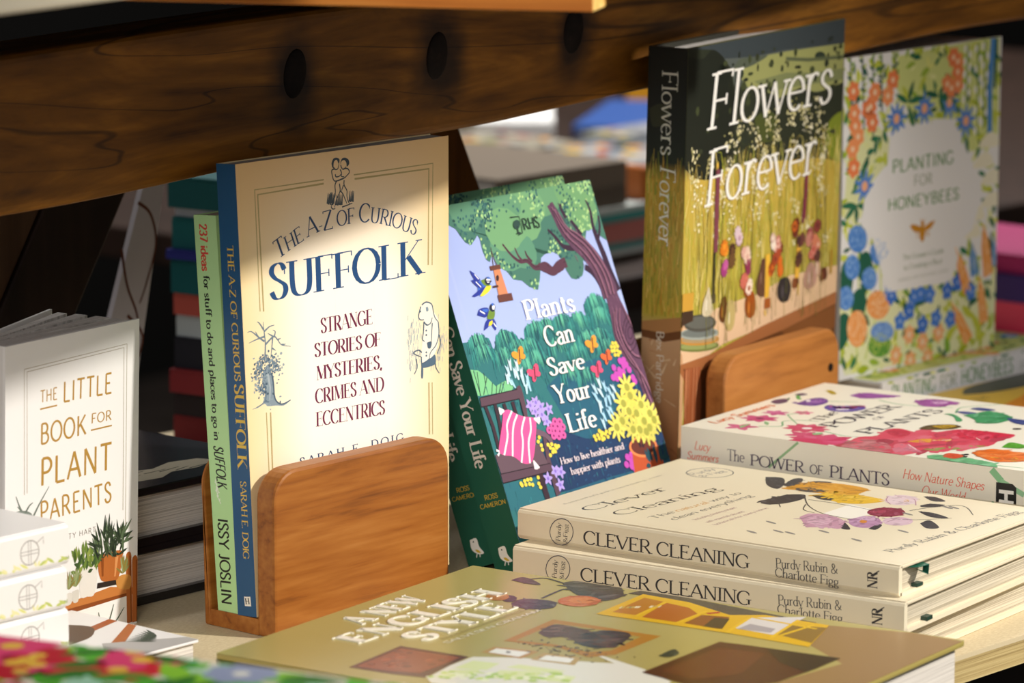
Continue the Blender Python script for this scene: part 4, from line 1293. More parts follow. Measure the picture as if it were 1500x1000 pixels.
def art_bees():
    a = Art(HB_W, HB_H, 21)
    R_ = a.r
    blob = P('48.8 146.7 59.7 152.1 79.7 153.6 117.6 152.6 123.2 145.9 129.8 134.3 141.9 119.8 152.7 100.9 146.9 89.5 142.6 79.7 130.4 73.6 124.9 56.5 117.5 48.5 50 49.9 42.2 65.3 32.7 85.9 20.7 95.9 23 112 36.4 123.4 47.1 131.8')
    a.fill('eeeeee')
    a.up()
    a.poly(P('55.8 198.7 168.5 202.9 169.2 131.2 137.7 130.4 123 153 100 155.2 75.2 154.9 51.9 182.9'), 'd3dd8c')
    a.poly(P('5.9 2.8 -2.3 53.1 50 51.7 140.7 45.6 171.7 43.1 173.2 -0.5'), 'e6eabc')
    a.poly(P('7 157.2 37.2 156.5 50.9 146.2 45.7 131.1 30.8 121.5 20.2 100.3 1.5 102.4'), 'e2e6b0')
    a.up()
    hb_leaves(a, 680, 0, 0, HB_W, HB_H, blob, .3)
    a.up()
    # hanging stems, upper left
    for q in (P('6.3 201.9 8.1 168.2'), P('18.9 201.4 21.7 155.8'), P('30.3 201 31.4 148.2'), P('39 201 40.3 165.1'), P('53.7 200.7 53.7 184')):
        a.line(q, 1.3, '2a4a52')
        for j in range(12):
            t = j / 12
            p = (q[0][0] + (q[1][0] - q[0][0]) * t, q[0][1] + (q[1][1] - q[0][1]) * t)
            a.leaf(p, (p[0] + R_.choice([-4, 4]), p[1] + 3), 2, R_.choice(['2a5a50', 'a9ba2c', '8fae34']))
    # foxglove columns, upper right
    for q in (P('132.8 199.4 131.8 162.7'), P('144.4 199.8 145.4 140.2'), P('152.6 200.5 152.3 144.9')):
        a.line(q, 1.4, '5f8a2c')
        for j in range(9):
            t = (j + .5) / 9
            p = (q[0][0] + (q[1][0] - q[0][0]) * t + (2.6 if j % 2 else -2.6), q[0][1] + (q[1][1] - q[0][1]) * t)
            a.ell(p, 1.9, 2.6, 'f2f2ec', n=8)
    a.line(P('161.2 201.7 158.4 169.5 159.5 138.9'), 5.5, '4f8acb')
    a.line(P('165 201.4 163.8 169.1'), 3, '1f5a54')
    a.up()
    for (x, y) in P('9.9 180.7 11.3 166.7 25.4 168.2 32.6 178.1 51.4 184.2 46.4 174.6 30.4 159.4 12.5 158.9 15.6 152 10.2 144.7 11.6 132.9 28.2 169.6') + P('121.6 189.9 116.9 192.9 121.9 183.3 122.2 175.4 110.6 176.4 115.3 173.4'):
        a.petals((x, y), 6.6, 6, R_.choice(['f0905a', 'f29a62', 'ee8450']), .42, R_.random(), 'f9d4b0', .3)
    for (x, y) in P('56.1 159.3 86.1 163 132.3 150.8 23.5 120.1 113.4 164.4'):
        a.star((x, y), 12, 9, '5b8ad6', .3, R_.random(), 'f4b48a', .28)
    for q in (P('68 168.6 74.2 182.3'), P('68 168.6 54.4 175'), P('68 168.6 85.9 170.8'), P('68 167.3 77.7 146.9'), P('101.8 169.4 85.8 173.4'), P('101.8 169.4 124.7 168.6'), P('101.8 169.4 109.1 156.9'), P('101.8 169.4 106.1 175.5'), P('101.8 169.4 122.6 163.5'),
              P('132.6 141.5 135.4 129.3'), P('15.2 109.4 -2.1 110.1'), P('15.2 109.4 2.5 100.6'), P('15.2 109.4 30.5 105.1'), P('15.2 109.4 15.6 96.5'), P('42 153 46.7 144.8'), P('35.5 149.7 33.7 138.3'), P('68.6 153 66.7 142.8'), P('22.9 135.6 21.1 124.2'), P('24.9 140.5 33.6 142.2')):
        a.leaf(q[0], q[1], 4.2, R_.choice(['1f5f48', '2a6f50']))
    for q in P('158.5 135 151.9 122.3 161.7 110.6 162.3 95.8 143.8 88.5') + P('139.5 77.9'):
        a.blob([(q[0] - 12, q[1] - 3), (q[0] - 6, q[1] + 3), (q[0] + 1, q[1] + 6), (q[0] + 9, q[1] + 4), (q[0] + 12, q[1] - 3), (q[0] + 3, q[1] - 4)], 'f0ecd4')
    # globe flowers, lower left
    a.up()
    for q in P('17.3 79.1 18.6 42.7 41.6 69.7 42.4 47.4 11.4 63 12.4 33.1 37.5 32.4 27.4 8.9 18.3 19.3 18.9 3.5'):
        pass
    for q in (P('18.4 79 19.7 41.2'), P('41.7 68.4 43 49.9'), P('11.4 63 12.1 40.9'), P('25.8 52.1 26.3 39'), P('37.4 33.7 27.3 10.2'), P('18.3 19.3 18.8 4.8')):
        a.line(q, 1.4, 'c8d66a')
    for q in P('25.3 69.1 5 61.2 19.5 46.4 3.8 32.9 0.7 29.4'):
        a.ell(q, 8, 10, '1f5f4a', n=12)
    a.up()
    for (cx, cy, rx, ry, c, c2) in ((155, 135, 47, 68, '4f86d4', '86b0e6'), (262, 203, 46, 64, '4f86d4', '86b0e6'), (128, 275, 38, 62, '4f86d4', '86b0e6'), (212, 332, 38, 56, '4f86d4', '86b0e6'), (95, 428, 40, 60, '4f86d4', '86b0e6'),
                                     (255, 465, 58, 72, 'f2a35e', 'fbd2a4'), (150, 580, 50, 92, 'f2a35e', 'fbd2a4'), (275, 600, 58, 50, '6a94da', '93b8ea'), (262, 668, 58, 60, '5f9a3c', 'c4d46a')):
        o, ex, ey = P('-17 108.7 4.5 106.3 -16.5 95.9')
        mp_ = lambda u, v: (o[0] + (ex[0] - o[0]) * u / 100 + (ey[0] - o[0]) * v / 100, o[1] + (ex[1] - o[1]) * u / 100 + (ey[1] - o[1]) * v / 100)
        a.poly([mp_(cx + rx * math.cos(k * math.pi / 9), cy + ry * math.sin(k * math.pi / 9)) for k in range(18)], c)
        a.up()
        for k in range(60):
            t, r = R_.uniform(0, 6.28), R_.random() ** .5 * .92
            p = mp_(cx + rx * r * math.cos(t), cy + ry * r * math.sin(t))
            a.line([p, (p[0] + .4, p[1] + 1.8)], .7, c2)
        a.lay -= 1
    # blue meadow flowers
    for q in P('79.2 43.4 96.1 42.5 115.5 42.8 73.9 34.8 64 29.5 88.9 24.2 103.5 26.3 119.6 23.5 52.2 50.7 54.5 47.2 126.8 46.7 85.9 44.5 142.1 38.7'):
        a.petals(q, 6.2, 5, R_.choice(['4a80d8', '3f74d0']), .42, R_.random(), 'b0c8f0', .2)
    for q in P('74.4 19.5 89.3 12.9 106.8 16.5 60.3 8.2 76.1 2.8 95.3 2.1'):
        a.petals(q, 6.5, 7, 'f4b078', .3, R_.random(), 'f9d8b8', .35)
    # spires, lower right
    for q, c, w in ((P('138.6 39.2 123.6 70.4'), 'f0a050', 10), (P('161.7 47 154.5 82.2'), 'f0a050', 11), (P('158.1 16.4 151.1 48.4'), 'f0a050', 10), (P('140.9 6.6 120.3 34.8'), 'f0a050', 10), (P('146.4 48.9 141.6 70.9'), '4f8acb', 9), (P('168.5 53 166.6 72'), '4f8acb', 6)):
        (ax, ay), (bx, by) = q
        dx, dy = bx - ax, by - ay
        l = math.hypot(dx, dy)
        nx, ny = -dy / l, dx / l
        a.poly([(ax + nx * w / 2, ay + ny * w / 2), (ax - nx * w / 2, ay - ny * w / 2), (ax + dx * .6 - nx * w * .4, ay + dy * .6 - ny * w * .4), (bx, by), (ax + dx * .6 + nx * w * .4, ay + dy * .6 + ny * w * .4)], c)
        a.up()
        for j in range(70):
            t = R_.random()
            k = R_.uniform(-.42, .42) * w * (1 - t)
            a.ell((ax + dx * t + nx * k, ay + dy * t + ny * k), .8, .8, mix(rgb(c), (1, .95, .85), R_.uniform(.2, .6)), n=5)
        a.lay -= 1
    for q in (P('119.2 1.5 114.2 12.9'), P('128.4 0.2 139.9 4'), P('156 8.6 141.4 26.7'), P('149.1 6.8 160.7 9.3'), P('138.7 37.8 127.1 39.3'), P('114.3 11.5 127.8 19.1'), P('132 30.6 146.2 20.7'), P('18.9 3.5 31.9 4.3')):
        a.leaf(q[0], q[1], 6, R_.choice(['7fae34', 'a9ba2c', 'c3cc44']))
    a.up()
    a.poly(blob, 'ededee')
    a.up()
    a.text('PLANTING', P('52.2 125.4 119.4 125 51.5 133.4'), '4f8a3c', 'sans', 1.2, .06)
    a.text('FOR', P('76 114.7 96.3 114.3 75.5 121.3'), '7d8f6a', 'thin', 1.1, .08)
    a.text('HONEYBEES', P('48.2 101.9 126 101.1 47.5 109.2'), '4f8a3c', 'sans', 1.2, .06)
    BE = 'c98a1e'
    a.blob(P('72.6 89.5 76.4 90.2 84.8 87.5 86.3 84.7 77.7 85.3'), BE)
    a.blob(P('100.1 90.1 96 89.8 88.4 87.1 87.6 84.5 95.7 85.6'), BE)
    a.blob(P('89.2 83 88.9 80.3 87.9 78.4 86.5 77.8 85 78.7 83.9 80.9 83.4 83.7 83.7 86.4 84.7 88.3 86.1 88.9 87.6 88 88.8 85.8'), BE)
    a.blob(P('88.6 89 88 87.6 86.6 87.1 85.2 87.9 84.5 89.5 85 90.9 86.5 91.4 87.9 90.6'), BE)
    for q in (P('84.5 84.2 80.1 80.8'), P('88.1 83.8 94.1 80.5'), P('84.9 85.5 78.9 83.6'), P('88.1 84.9 94.7 82.4'), P('85.6 90.9 83.7 92.7'), P('87.4 90.7 89.1 92.4')):
        a.line(q, .6, BE)
    a.text("The Grower's Guide", P('65.3 68.5 110.4 68 65 71.8'), '6f8a62', 'sans', .9)
    a.text('to Creating a Buzz', P('66.9 62 109.1 61.8 66.6 65.1'), '6f8a62', 'sans', .9)
    a.text('SARAH WYNDHAM LEWIS', P('60.9 54.9 116.6 54.9 60.6 57.2'), 'b4b9ae', 'thin', 1.0)
    return a


def art_bees_flat():
    a = Art(166.3, 196.4, 33)
    a.fill('eeeeee')
    a.up()
    a.poly([(6, 0), (60, 0), (60, 196), (6, 196)], 'd4da86')
    hb_leaves(a, 260, 8, 0, 80, 196, None, .35)
    a.up()
    for k in range(26):
        a.petals((a.r.uniform(8, 70), a.r.uniform(0, 196)), 6.5, 6, a.r.choice(['f2a35e', 'f4b078', '5b8ad6', 'f2a35e']), .42, a.r.random(), 'fbe2c8', .3)
    return a


def art_bees_flat_spine():
    a = Art(198, 22, 5)
    a.fill('e6e6e8')
    a.up()
    hb_leaves(a, 40, 0, 21, 198, 22, None, .4)
    a.up()
    a.poly([(6, 3), (192, 3), (192, 20.3), (6, 20.3)], 'e6e6e8')
    a.up()
    a.text('PLANTING', P('10 9 57 9 10 18.6'), '4f8a3c', 'sans', 1.2, .04)
    a.text('FOR', P('62 9 80 9 62 17.6'), '7d8f6a', 'thin', 1.2, .04)
    a.text('HONEYBEES', P('85 9 143 9 85 18.6'), '4f8a3c', 'sans', 1.2, .04)
    a.text('SARAH WYNDHAM LEWIS', P('150 9 188 9 150 15'), 'a9aea4', 'thin')
    return a


# ------------------------------------------------------------------ artwork: the plant parents book
def art_little(flat=False):
    a = Art(101.4, 161.5, 9)
    R_ = a.r
    a.fill('f1efee')
    a.up()
    GD = 'b3893a'
    for q in (P('14.3 83.8 14 148.2 91.8 149.8 91.7 54.1'), P('16.3 84.4 16 146.6 89.5 148.2 89.6 62.5')):
        a.line(q, .45, 'a99c88')
    for s_, q, b in (('THE', P('25.8 129.3 38.7 129.2 25.5 135.3'), 1), ('LITTLE', P('42.7 127 80.4 126 42.3 137.3'), 1), ('BOOK', P('25.7 107.9 60.9 107.5 25.3 118.2'), 1), ('FOR', P('64.3 112.3 80.2 111.8 63.9 117.4'), 1),
                     ('PLANT', P('25.8 86.4 80.8 85.9 25.4 100.2'), 1), ('PARENTS', P('25.9 67.5 80.7 68.9 25.6 77.9'), 1)):
        a.text(s_, q, GD, 'sans', 1.15, .1)
    a.line(P('25.8 126 38.5 126'), .8, GD)
    a.line(P('64.3 108.9 80.5 108.8'), .8, GD)
    a.text('FELICITY HART', P('32.2 54.8 68.5 54.9 32.1 57.6'), '5a4a3c', 'sans', .9, .15)
    # trailing plant at the left
    for q in (P('19.1 69 25.2 76.9 32.8 85.1'), P('14.5 72.5 10.7 78.5 8.1 84.2'), P('13 71.7 17.5 77.2 20.6 78.8'), P('10 73.3 11.5 76.2 9.2 78.7'), P('6.9 72.8 14.5 74.6 19.1 71.7')):
        a.curve(q, 1.6, '6f7a72', .4)
    a.blob(P('20.6 71.9 19.2 70.6 15.4 70.3 10.7 71.1 6.9 72.8 5.4 74.7 6.9 76 10.6 76.3 15.3 75.5 19.1 73.8'), '7d8780')
    # wooden rack
    WD = 'b0622a'
    a.poly(P('34.8 20.7 80.4 23.5 101.8 19.1 101.8 16.9 58.2 16.8 34.8 16.4'), 'c47a3c')
    a.up()
    a.poly(P('34.8 18.3 101.8 17.7 101.8 16.3 34.8 15.3'), '8a4618')
    for q in (P('94.3 37.1 95.7 1.3'), P('99.2 34.2 100.1 1')):
        a.line(q, 4.4, WD)
        a.ell(q[0], 2.2, 2.6, WD, n=10)
        a.line([(q[0][0] + 1.2, q[0][1]), (q[1][0] + 1.2, q[1][1])], .8, '7a3e14')
    a.up()
    a.blob(P('71 41.7 80.2 42.1 89.1 41 88.7 34 86 26.8 80.4 26.8 73.2 28.2 70.4 35.3'), 'b5672e')
    a.poly(P('70 27.5 84.4 26.5 84.9 23.8 69.6 24.6'), '2e2420')
    a.blob(P('55.7 37.2 69.1 37.2 68 22.7 62.1 21.9 56.9 23.3'), 'e6e2dc')
    a.blob(P('84.4 27.1 90 28.2 96.2 26.2 95.8 20 90.1 20.3 85.3 22.6'), 'c78a44')
    a.blob(P('44.1 26.4 50.3 26.2 50 20.9 45.7 20.6'), 'dcd8d0')
    a.blob(P('50.6 26.7 55.6 26.8 55.1 20.9 51.3 21.1'), 'd6d2ca')
    a.up()
    a.line(P('85.1 39 83.6 28.4'), 2.4, 'd8935a', 1)
    a.line(P('73.6 40.1 74 30.3'), 2.4, '8a4618', 1.4)
    c = P('80.2 44.3')[0]
    for k in range(70):
        t = R_.uniform(.1, 3.05)
        b0 = (c[0] + R_.uniform(-11, 11), c[1] + R_.uniform(-6, 6))
        a.leaf(b0, (b0[0] + 8 * math.cos(t), b0[1] + 13 * math.sin(t)), 1.6, R_.choice(['2c3a28', '3d4d33', '1f2b20', '54664a']))
    c = P('61.5 40.2')[0]
    for k in range(45):
        t = R_.uniform(.1, 3.05)
        b0 = (c[0] + R_.uniform(-9, 9), c[1] + R_.uniform(-6, 4))
        a.leaf(b0, (b0[0] + 4 * math.cos(t), b0[1] + 8 * math.sin(t)), 2.2, R_.choice(['4f6a2e', '6a8238', '39522a', '8a9a4a']))
    for c in P('47.9 28.3 53.4 28.8 90 28.8'):
        for k in range(16):
            t = R_.uniform(.4, 2.8)
            a.leaf(c, (c[0] + 6 * math.cos(t), c[1] + 10 * math.sin(t)), 1.3, R_.choice(['7a8a58', '94a070', '8a7a3a']))
    a.up()
    c = P('72.7 0')[0]
    for e in P('55.9 9.4 71 11.8 82.9 13.8 91 10.5 64.7 3.8'):
        a.curve([c, ((c[0] + e[0]) / 2 + 1, (c[1] + e[1]) / 2 - 2), e], 1.8, '4a5a48', .4)
    return a


# ------------------------------------------------------------------ artwork: the cleaning book
def art_clever():
    a = Art(156.7, 233.2, 13)
    R_ = a.r
    a.fill('e9ddc1')
    a.up()
    a.line([(5, 0), (5, 233.2)], 1.0, 'e9dcbe')
    IK = '2b2a30'
    a.text('Clever', P('14.8 197.8 85.9 193.3 21.2 206.6'), IK, 'light', .8)
    a.text('Cleaning', P('15.5 178.3 101.8 170 22.4 187'), IK, 'light', .8)
    a.text('The', P('18.8 159.8 38.5 158.9 21.9 164.7'), '6f6a66', 'thin')
    a.text('natural', P('40.3 158.7 69.2 156.8 43.4 163.5'), 'd8a050', 'thin')
    a.text('way to', P('71.4 156.9 99.3 155.7 74.7 161.7'), '6f6a66', 'thin')
    a.text('clean everything', P('22 149.3 97 146.9 25.4 154.4'), '6f6a66', 'thin')
    for s_, q in (('Including cleaning recipes', P('28.6 139.9 66.6 138.5 31.7 143.1')), ('with essential oils and', P('27 131.6 60.7 129.7 30.1 134.7')), ('botanicals for every home', P('24.7 125 75.6 124.2 27.8 128.1'))):
        a.text(s_, q, 'b08a90', 'thin')
    a.text('A smart and joyful guide to natural cleaning', P('20.5 217.9 96.8 216.5 22.3 220.1'), 'a8a296', 'thin')
    a.text('a reader', P('100.7 216.7 114.3 216.6 102.5 218.4'), 'a8a296', 'thin')
    ring = P('141.6 188.2 137.8 186.5 133.6 186.1 129.5 186.9 125.9 188.9 123 191.8 121.2 195.4 120.7 199.4 121.5 203.3 123.5 206.8 126.5 209.6 130.3 211.2 134.5 211.7 138.6 210.9 142.3 209 145.2 206 147 202.3 147.5 198.3 146.7 194.4 144.7 190.9')
    a.ring(ring, .6, '55535a')
    a.text('Purdy', P('123.4 202.2 143.5 200.7 126.8 207.4'), '8a8788', 'thin')
    a.text('& Figg', P('122.2 195.5 142.6 193.6 125.1 199.7'), '8a8788', 'thin')
    DK = '35323a'
    for q in (P('142.7 168 145.7 158.9 132.9 150 119.5 146.2 125.5 156.6'), P('129.1 148.7 146.7 152.7 150.2 148.6 136.8 142.6 128.5 142.9'), P('137.5 141.7 148.6 140.3 150.9 130.3 138.4 135.5'), P('87.3 137.6 101.6 135.8 111.1 133.6 115.2 126 104 121.3 89.1 124.1 83 130.9'),
              P('127.8 61.9 134.8 59.4 136.4 51.6 130.3 53 124.8 58.9'), P('148.3 71.7 151 66 144.9 56.1 141 61.7'), P('114.4 55.6 115.8 47.3 109.3 34.1 106.1 43.1'), P('89.6 40.1 99.1 39.8 86.5 26.9 81.4 31.6'), P('62.8 73.6 69.6 74.4 56.8 62.9 55.1 67'), P('63 55.8 75.5 57.4 73.7 53.8 63.1 51.4')):
        a.wblob(q, DK)
    a.wblob(P('121.8 144.9 135.2 143 145.3 138.3 150.8 122.8 146.6 105 128.6 106.9 122.7 124.7 123.1 138.3'), 'd8981e')
    a.wblob(P('117.2 121.3 128.9 117.7 132.4 109.1 128.4 84.1 116.8 86.7 110.6 93.6 110 103.7'), 'e8ba2a')
    a.wblob(P('66.2 99.6 75.4 99.9 79.3 94.5 77.2 84.1 70.9 75.2 54.5 67.9 53.5 76.3 49.2 84'), 'c796ae')
    a.wblob(P('81 58.3 74.2 55.7 67.9 55.6 63.8 58.2 63 62.6 65.6 67.9 71 72.4 77.9 75.1 84.2 75.2 88.4 72.7 89.2 68.1 86.5 62.9'), 'b98ab0')
    a.wblob(P('108.7 60 103 58.2 97.3 59.2 93.1 62.5 91.5 67.4 92.9 72.5 97.1 76.5 102.8 78.3 108.6 77.4 112.8 74 114.4 69.1 112.9 64'), '8a2142')
    a.wblob(P('91.9 45.6 86.8 43.9 81.9 44.4 78.5 47 77.3 50.9 78.9 55.2 82.7 58.6 87.7 60.3 92.6 59.8 96.1 57.2 97.3 53.3 95.7 49'), 'dbbccb')
    a.wblob(P('138.6 69.7 132.3 67.4 126.4 67.8 122.4 70.5 121.3 74.9 123.5 79.9 128.4 84.1 134.6 86.4 140.6 86.1 144.6 83.3 145.7 78.8 143.5 73.8'), 'e4cdd4')
    a.poly(P('80.8 94.1 108.6 93.7 103.4 71.1 77.3 75.1'), 'f7f2e6')
    a.up()
    a.wblob(P('124.4 141.1 134.4 131.7 129.3 119 121.9 129.5'), '4a4242')
    a.wblob(P('116 121.9 119.1 115.8 112.8 105.2 109.9 112.9'), '3d3836')
    for q in (P('110.5 123.2 93.4 110.6 80.8 94.1 77.5 73.9'), P('106.1 118.3 106 97.4 102.1 73'), P('90.9 127.9 81.2 120.6'), P('113.2 60 126.5 54.7 139.9 43 123.5 27.4'), P('89.1 62.8 95.8 46.2 110.3 32.8'), P('94.9 113.1 83 107.2 79.6 98.5')):
        a.curve(q, .8, '4a4448', .5)
    for q, c in ((P('77.5 65 74.7 64 72.9 64.5 73.1 66.3 75.2 68.2 78.1 69.2 79.9 68.7 79.7 66.9'), 'd88a3a'), (P('134.6 72.5 132.1 71.5 130.5 71.9 130.8 73.4 132.8 75.1 135.4 76 137 75.6 136.7 74.2'), 'd8a868'), (P('68.7 81 62.9 78.9 57.8 79.7 55.4 83.1 56.7 87.7 61 91.9 66.9 93.9 72 93.1 74.4 89.8 73.2 85.1'), 'd8aec2'), (P('104.7 69.3 101.1 68.7 98.1 70.6 97.4 73.9 99.5 76.6 103.1 77.2 106.2 75.3 106.8 72'), 'a83a58'), (P('86.3 65 82.3 64.3 79 66.5 78.2 70.1 80.5 73.2 84.5 73.8 87.8 71.7 88.6 68'), 'd0aac8')):
        a.wblob(q, c)
    for q in (P('135.8 87.4 142.1 83.2 139.7 72.7 126.5 63.8'), P('121 76.2 128.9 83.4 137.4 87'), P('81.5 55.8 94.2 55.5 93.6 47.5'), P('143.1 86.4 138.8 78.6 140.8 69.3')):
        a.curve(q, .6, 'b98a9e')
    for q in P('46.7 105.1 30.9 90.9 31 83.8 44.1 71.3 36.9 47.3 68.3 38 21.7 101.3') + P('131.7 47.4 133.6 44.6 105.8 57'):
        a.ell(q, 4.5, 1.2, '8f8a86', 1.2, 8)
    a.text('Purdy Rubin & Charlotte Figg', P('22.7 18.1 144.4 9.5 26.8 23.9'), '6f6c6a', 'light', 1.0)
    return a


def art_clever_spine():
    a = Art(233.2, 16.4, 6)
    IK = '2d2c32'
    a.ring(P('35.7 8.2 35.3 5.9 34.3 3.8 32.6 2 30.5 0.7 28.2 0 25.9 0.1 23.8 0.8 22.2 2.2 21.1 4.1 20.7 6.2 21.1 8.5 22.2 10.7 23.8 12.5 25.9 13.8 28.2 14.4 30.5 14.4 32.6 13.6 34.2 12.2 35.3 10.4'), .5, '55535a')
    a.text('Purdy', P('27.4 1.9 28 11.8 24.5 1.7'), IK, 'roman', .9)
    a.text('&Figg', P('31.9 1.7 32.1 11.8 29.3 1.5'), IK, 'roman', .9)
    a.text('CLEVER CLEANING', P('42.2 2.8 145.2 3.1 42.3 9.9'), IK, 'light', 1.15)
    a.text('Purdy Rubin &', P('160.9 5.9 197.9 7.7 161.1 10.9'), '4a484a', 'roman', .95)
    a.text('Charlotte Figg', P('160.6 1.2 198.5 1.4 160.8 5.9'), '4a484a', 'roman', .95)
    a.text('NR', P('220.9 2.9 220.8 11.6 215.1 1.9'), IK, 'fat', .9)
    a.curve(P('217 9.2 220.1 11.2 221.9 12.5'), .9, IK, .4)
    return a


# ------------------------------------------------------------------ artwork: the power of plants book
def art_power():
    a = Art(159.6, 250, 17)
    R_ = a.r
    a.fill('f4efdf')
    a.up()
    IK = '2e2242'
    GR = '6fae7c'
    for q in (P('24.3 213.7 31.5 203.3 44 209.3 52.7 202.7 55.5 192.7'), P('74.2 211.6 63.8 217.2 57.8 213.6 41.2 198.2'), P('33 177.2 27.9 161.1 29.8 152.4'), P('130.2 196.5 125.8 177.5 134.3 149.5'), P('110.4 218.7 118.6 203.7'), P('121 140.7 136.6 146.1 146.8 140.8 159.3 132.1'), P('14.8 150.9 24.3 148.8 38.5 145.7'), P('4.7 53.1 6.9 36.4')):
        a.curve(q, 1.2, GR, .7)
    for c, r, n, col in ((P('43.8 224.8')[0], 11, 7, 'c23a78'), (P('63 225.8')[0], 8, 6, 'c04a8a'), (P('72.4 212.9')[0], 6, 6, 'd04a80'), (P('17.1 221.1')[0], 10, 5, 'c2407a'), (P('34.4 188.3')[0], 13, 9, 'c42a58'), (P('17.3 179.3')[0], 11, 6, 'c8386a'), (P('10 163.6')[0], 19, 9, 'cc2a62')):
        for k in range(n):
            t = 2 * math.pi * k / n + R_.random() * .3
            a.leaf(c, (c[0] + r * math.cos(t), c[1] + r * 1.1 * math.sin(t)), r * .6, mix(rgb(col), (1, .75, .85), R_.uniform(0, .3)))
    a.up()
    a.ell(P('34.5 188.1')[0], 3, 3, 'f4e2e6')
    a.ell(P('43.8 224.8')[0], 2.4, 2.4, '7a2a5a')
    for q in (P('37.9 218.1 36.3 214.4 30.2 211.1 32 214.5'), P('18.2 222.5 26.5 221.3 22.1 219.8 14.2 219.3'), P('23.9 178.6 28.7 174.6 24 172.6 20.3 175')):
        a.wblob(q, '8cbf8a')
    a.wblob(P('89.7 245.5 97.9 246.5 103 242.3 93.2 237.3 86.4 239.5'), '5a4468')
    a.wblob(P('103.6 242.7 107.1 242.8 98.7 238.9'), '3f6a48')
    a.wblob(P('116.3 245.5 122.8 244.5 121.8 239.5 116.5 240.7'), '4a3a68')
    a.curve(P('116.1 242.5 109.8 238.8 105.7 235.1'), 2.4, '5fae62')
    a.wblob(P('95.5 235.3 97.5 231 108.1 231.7 116.7 228.8 114.7 222.1 105.2 216.8 94.3 218 91.5 225.8'), '6a3f9a')
    a.wblob(P('91.8 211 101.5 212.7 100.3 204.9 110 197.1 102.3 189.5 89.2 192.9 86.4 203.1'), '5f48a8')
    a.wblob(P('98 211.4 101.9 205.8 110 197.1 108.5 193.1 99.3 195.7 93.9 203.5'), 'b0307a')
    a.wblob(P('133.1 218 145.2 214.7 147.3 203.9 148.8 192.1 142.4 194.8 134.6 199.8 129.4 207.2'), '9a4aa6')
    a.wblob(P('138.8 177.7 148.8 174.7 151.7 165.3 149.2 153.1 141.4 155 131.8 157.5 128.9 166.7'), 'a04a9e')
    a.wblob(P('138 236.9 141 235.1 133.7 226.8 129.9 227.8'), 'b8a020')
    a.up()
    a.wblob(P('102.2 227.4 111.6 226.6 111.2 220.8 101.8 221.6'), 'a06cc0')
    a.wblob(P('105.5 227.8 103.1 226.8 101.6 227.1 101.9 228.4 103.9 230.1 106.4 231 107.8 230.8 107.5 229.4'), 'f2eaf4')
    a.wblob(P('140.7 168.6 147.8 164.7 146.3 159.2 139.1 161.5'), 'dcb0d8')
    a.wblob(P('95.7 195.9 93.3 195.9 90.9 197.9 90 200.7 91.1 202.7 93.5 202.7 95.8 200.7 96.8 197.9'), 'e6ddf0')
    # poppy
    a.wblob(P('0.5 148.6 12 149.2 29.4 151.8 38 145.3 56.4 149.4 63.3 145.3 60.6 136.2 59 130.8 67.3 132.4 66.5 122.9 77.1 118.2 82.5 112.8 81.2 101.6 85.1 84.1 75.2 80.9 65.8 82.9 47.9 80 28.8 91.7 18.1 100.5 10.1 106.4 -0.5 109.3 2.7 117 -3.9 117.7 -4.4 128.5 -2.7 140.7'), 'd9465f', 3)
    a.up()
    a.wblob(P('-0.2 146.7 16.3 148.7 26.5 145.6 26 134.7 11.9 120.7 -1.7 118.9 -3.6 129 -2.1 141'), 'c87078')
    a.wblob(P('11.9 120.7 27 121.8 13 102.1 10.1 106.4 0.1 109.6'), 'd87c90')
    a.wblob(P('71 116.3 81.9 112.5 84.1 84.5 70.2 88.2 57.9 100.2'), 'd62a4a')
    a.wblob(P('53.6 147.4 62.7 145 55.3 133.2 43.5 132.6 45.6 141.3'), 'c82a48')
    a.wblob(P('20.1 106 35.4 95.3 48.6 81.8 34.2 87.3 20.3 97.3'), '9a9a52')
    a.wblob(P('34.2 122.9 44.4 119.6 53.2 108 49 104.3 40.8 108.6 34.3 116.9'), 'eaa03a')
    a.up()
    a.line(P('42.3 114 51.1 105.4'), 1.2, 'f6e6c8')
    a.line(P('67.5 100.9 59.8 91.5'), .8, 'f2d8d0')
    a.line(P('27 118.8 16.8 107.9'), .8, 'f6e2e0')
    a.wblob(P('26.6 139.6 32.9 136.4 29.7 129.3 18.9 127.7 19.2 133.1'), 'a83048')
    a.wblob(P('69.7 136 79.8 136.3 86.1 131.4 90.3 125.4 87.6 119 79.2 119.3 71.8 125.8 68 131.3'), '5a4418')
    a.up()
    a.wblob(P('79.2 133 87.2 127.5 87.2 121.4 77.1 124.2'), 'c8a01e')
    # leaves and the rest
    a.wblob(P('117.3 133.7 125.6 130.9 136.5 127.6 134.3 116.5 125.5 106.5 113.6 105.5 106.6 107.8 102.6 115.4 111.4 124'), '3f9a62')
    a.wblob(P('114.7 144.9 117.1 140.1 104.9 127.3 99.3 128 111 136.7'), '4aa06a')
    a.up()
    a.line(P('118.7 125.6 121.3 106.5'), .8, '2a6a44')
    a.wblob(P('25.7 78.2 36.1 77.2 42.6 73.4 41.7 60.6 38.4 48.6 26.4 43.8 17.4 49.1 13.6 57.9 17.7 67.3'), 'ea701e')
    a.wblob(P('18.8 65.8 30.1 59.5 27 45.6 17.9 49.4'), 'f4b02e')
    a.wblob(P('49.1 72.5 63.3 74.9 62 65.4 59.8 59.9 51.4 63.5'), '5aa82e')
    a.wblob(P('6.1 95.3 11.3 92.3 12.3 86.3 12.2 75.3 11.1 63.1 7.6 54.3 -4 46.7 -4.8 51.6 -12.1 58.4 -17.5 66.2 -11 78.5 -4.3 88.1'), '6fb882')
    a.wblob(P('124.8 110.7 124.7 98.5 124 93.6 112.5 92.1 114.8 100.8'), '3f4a8a')
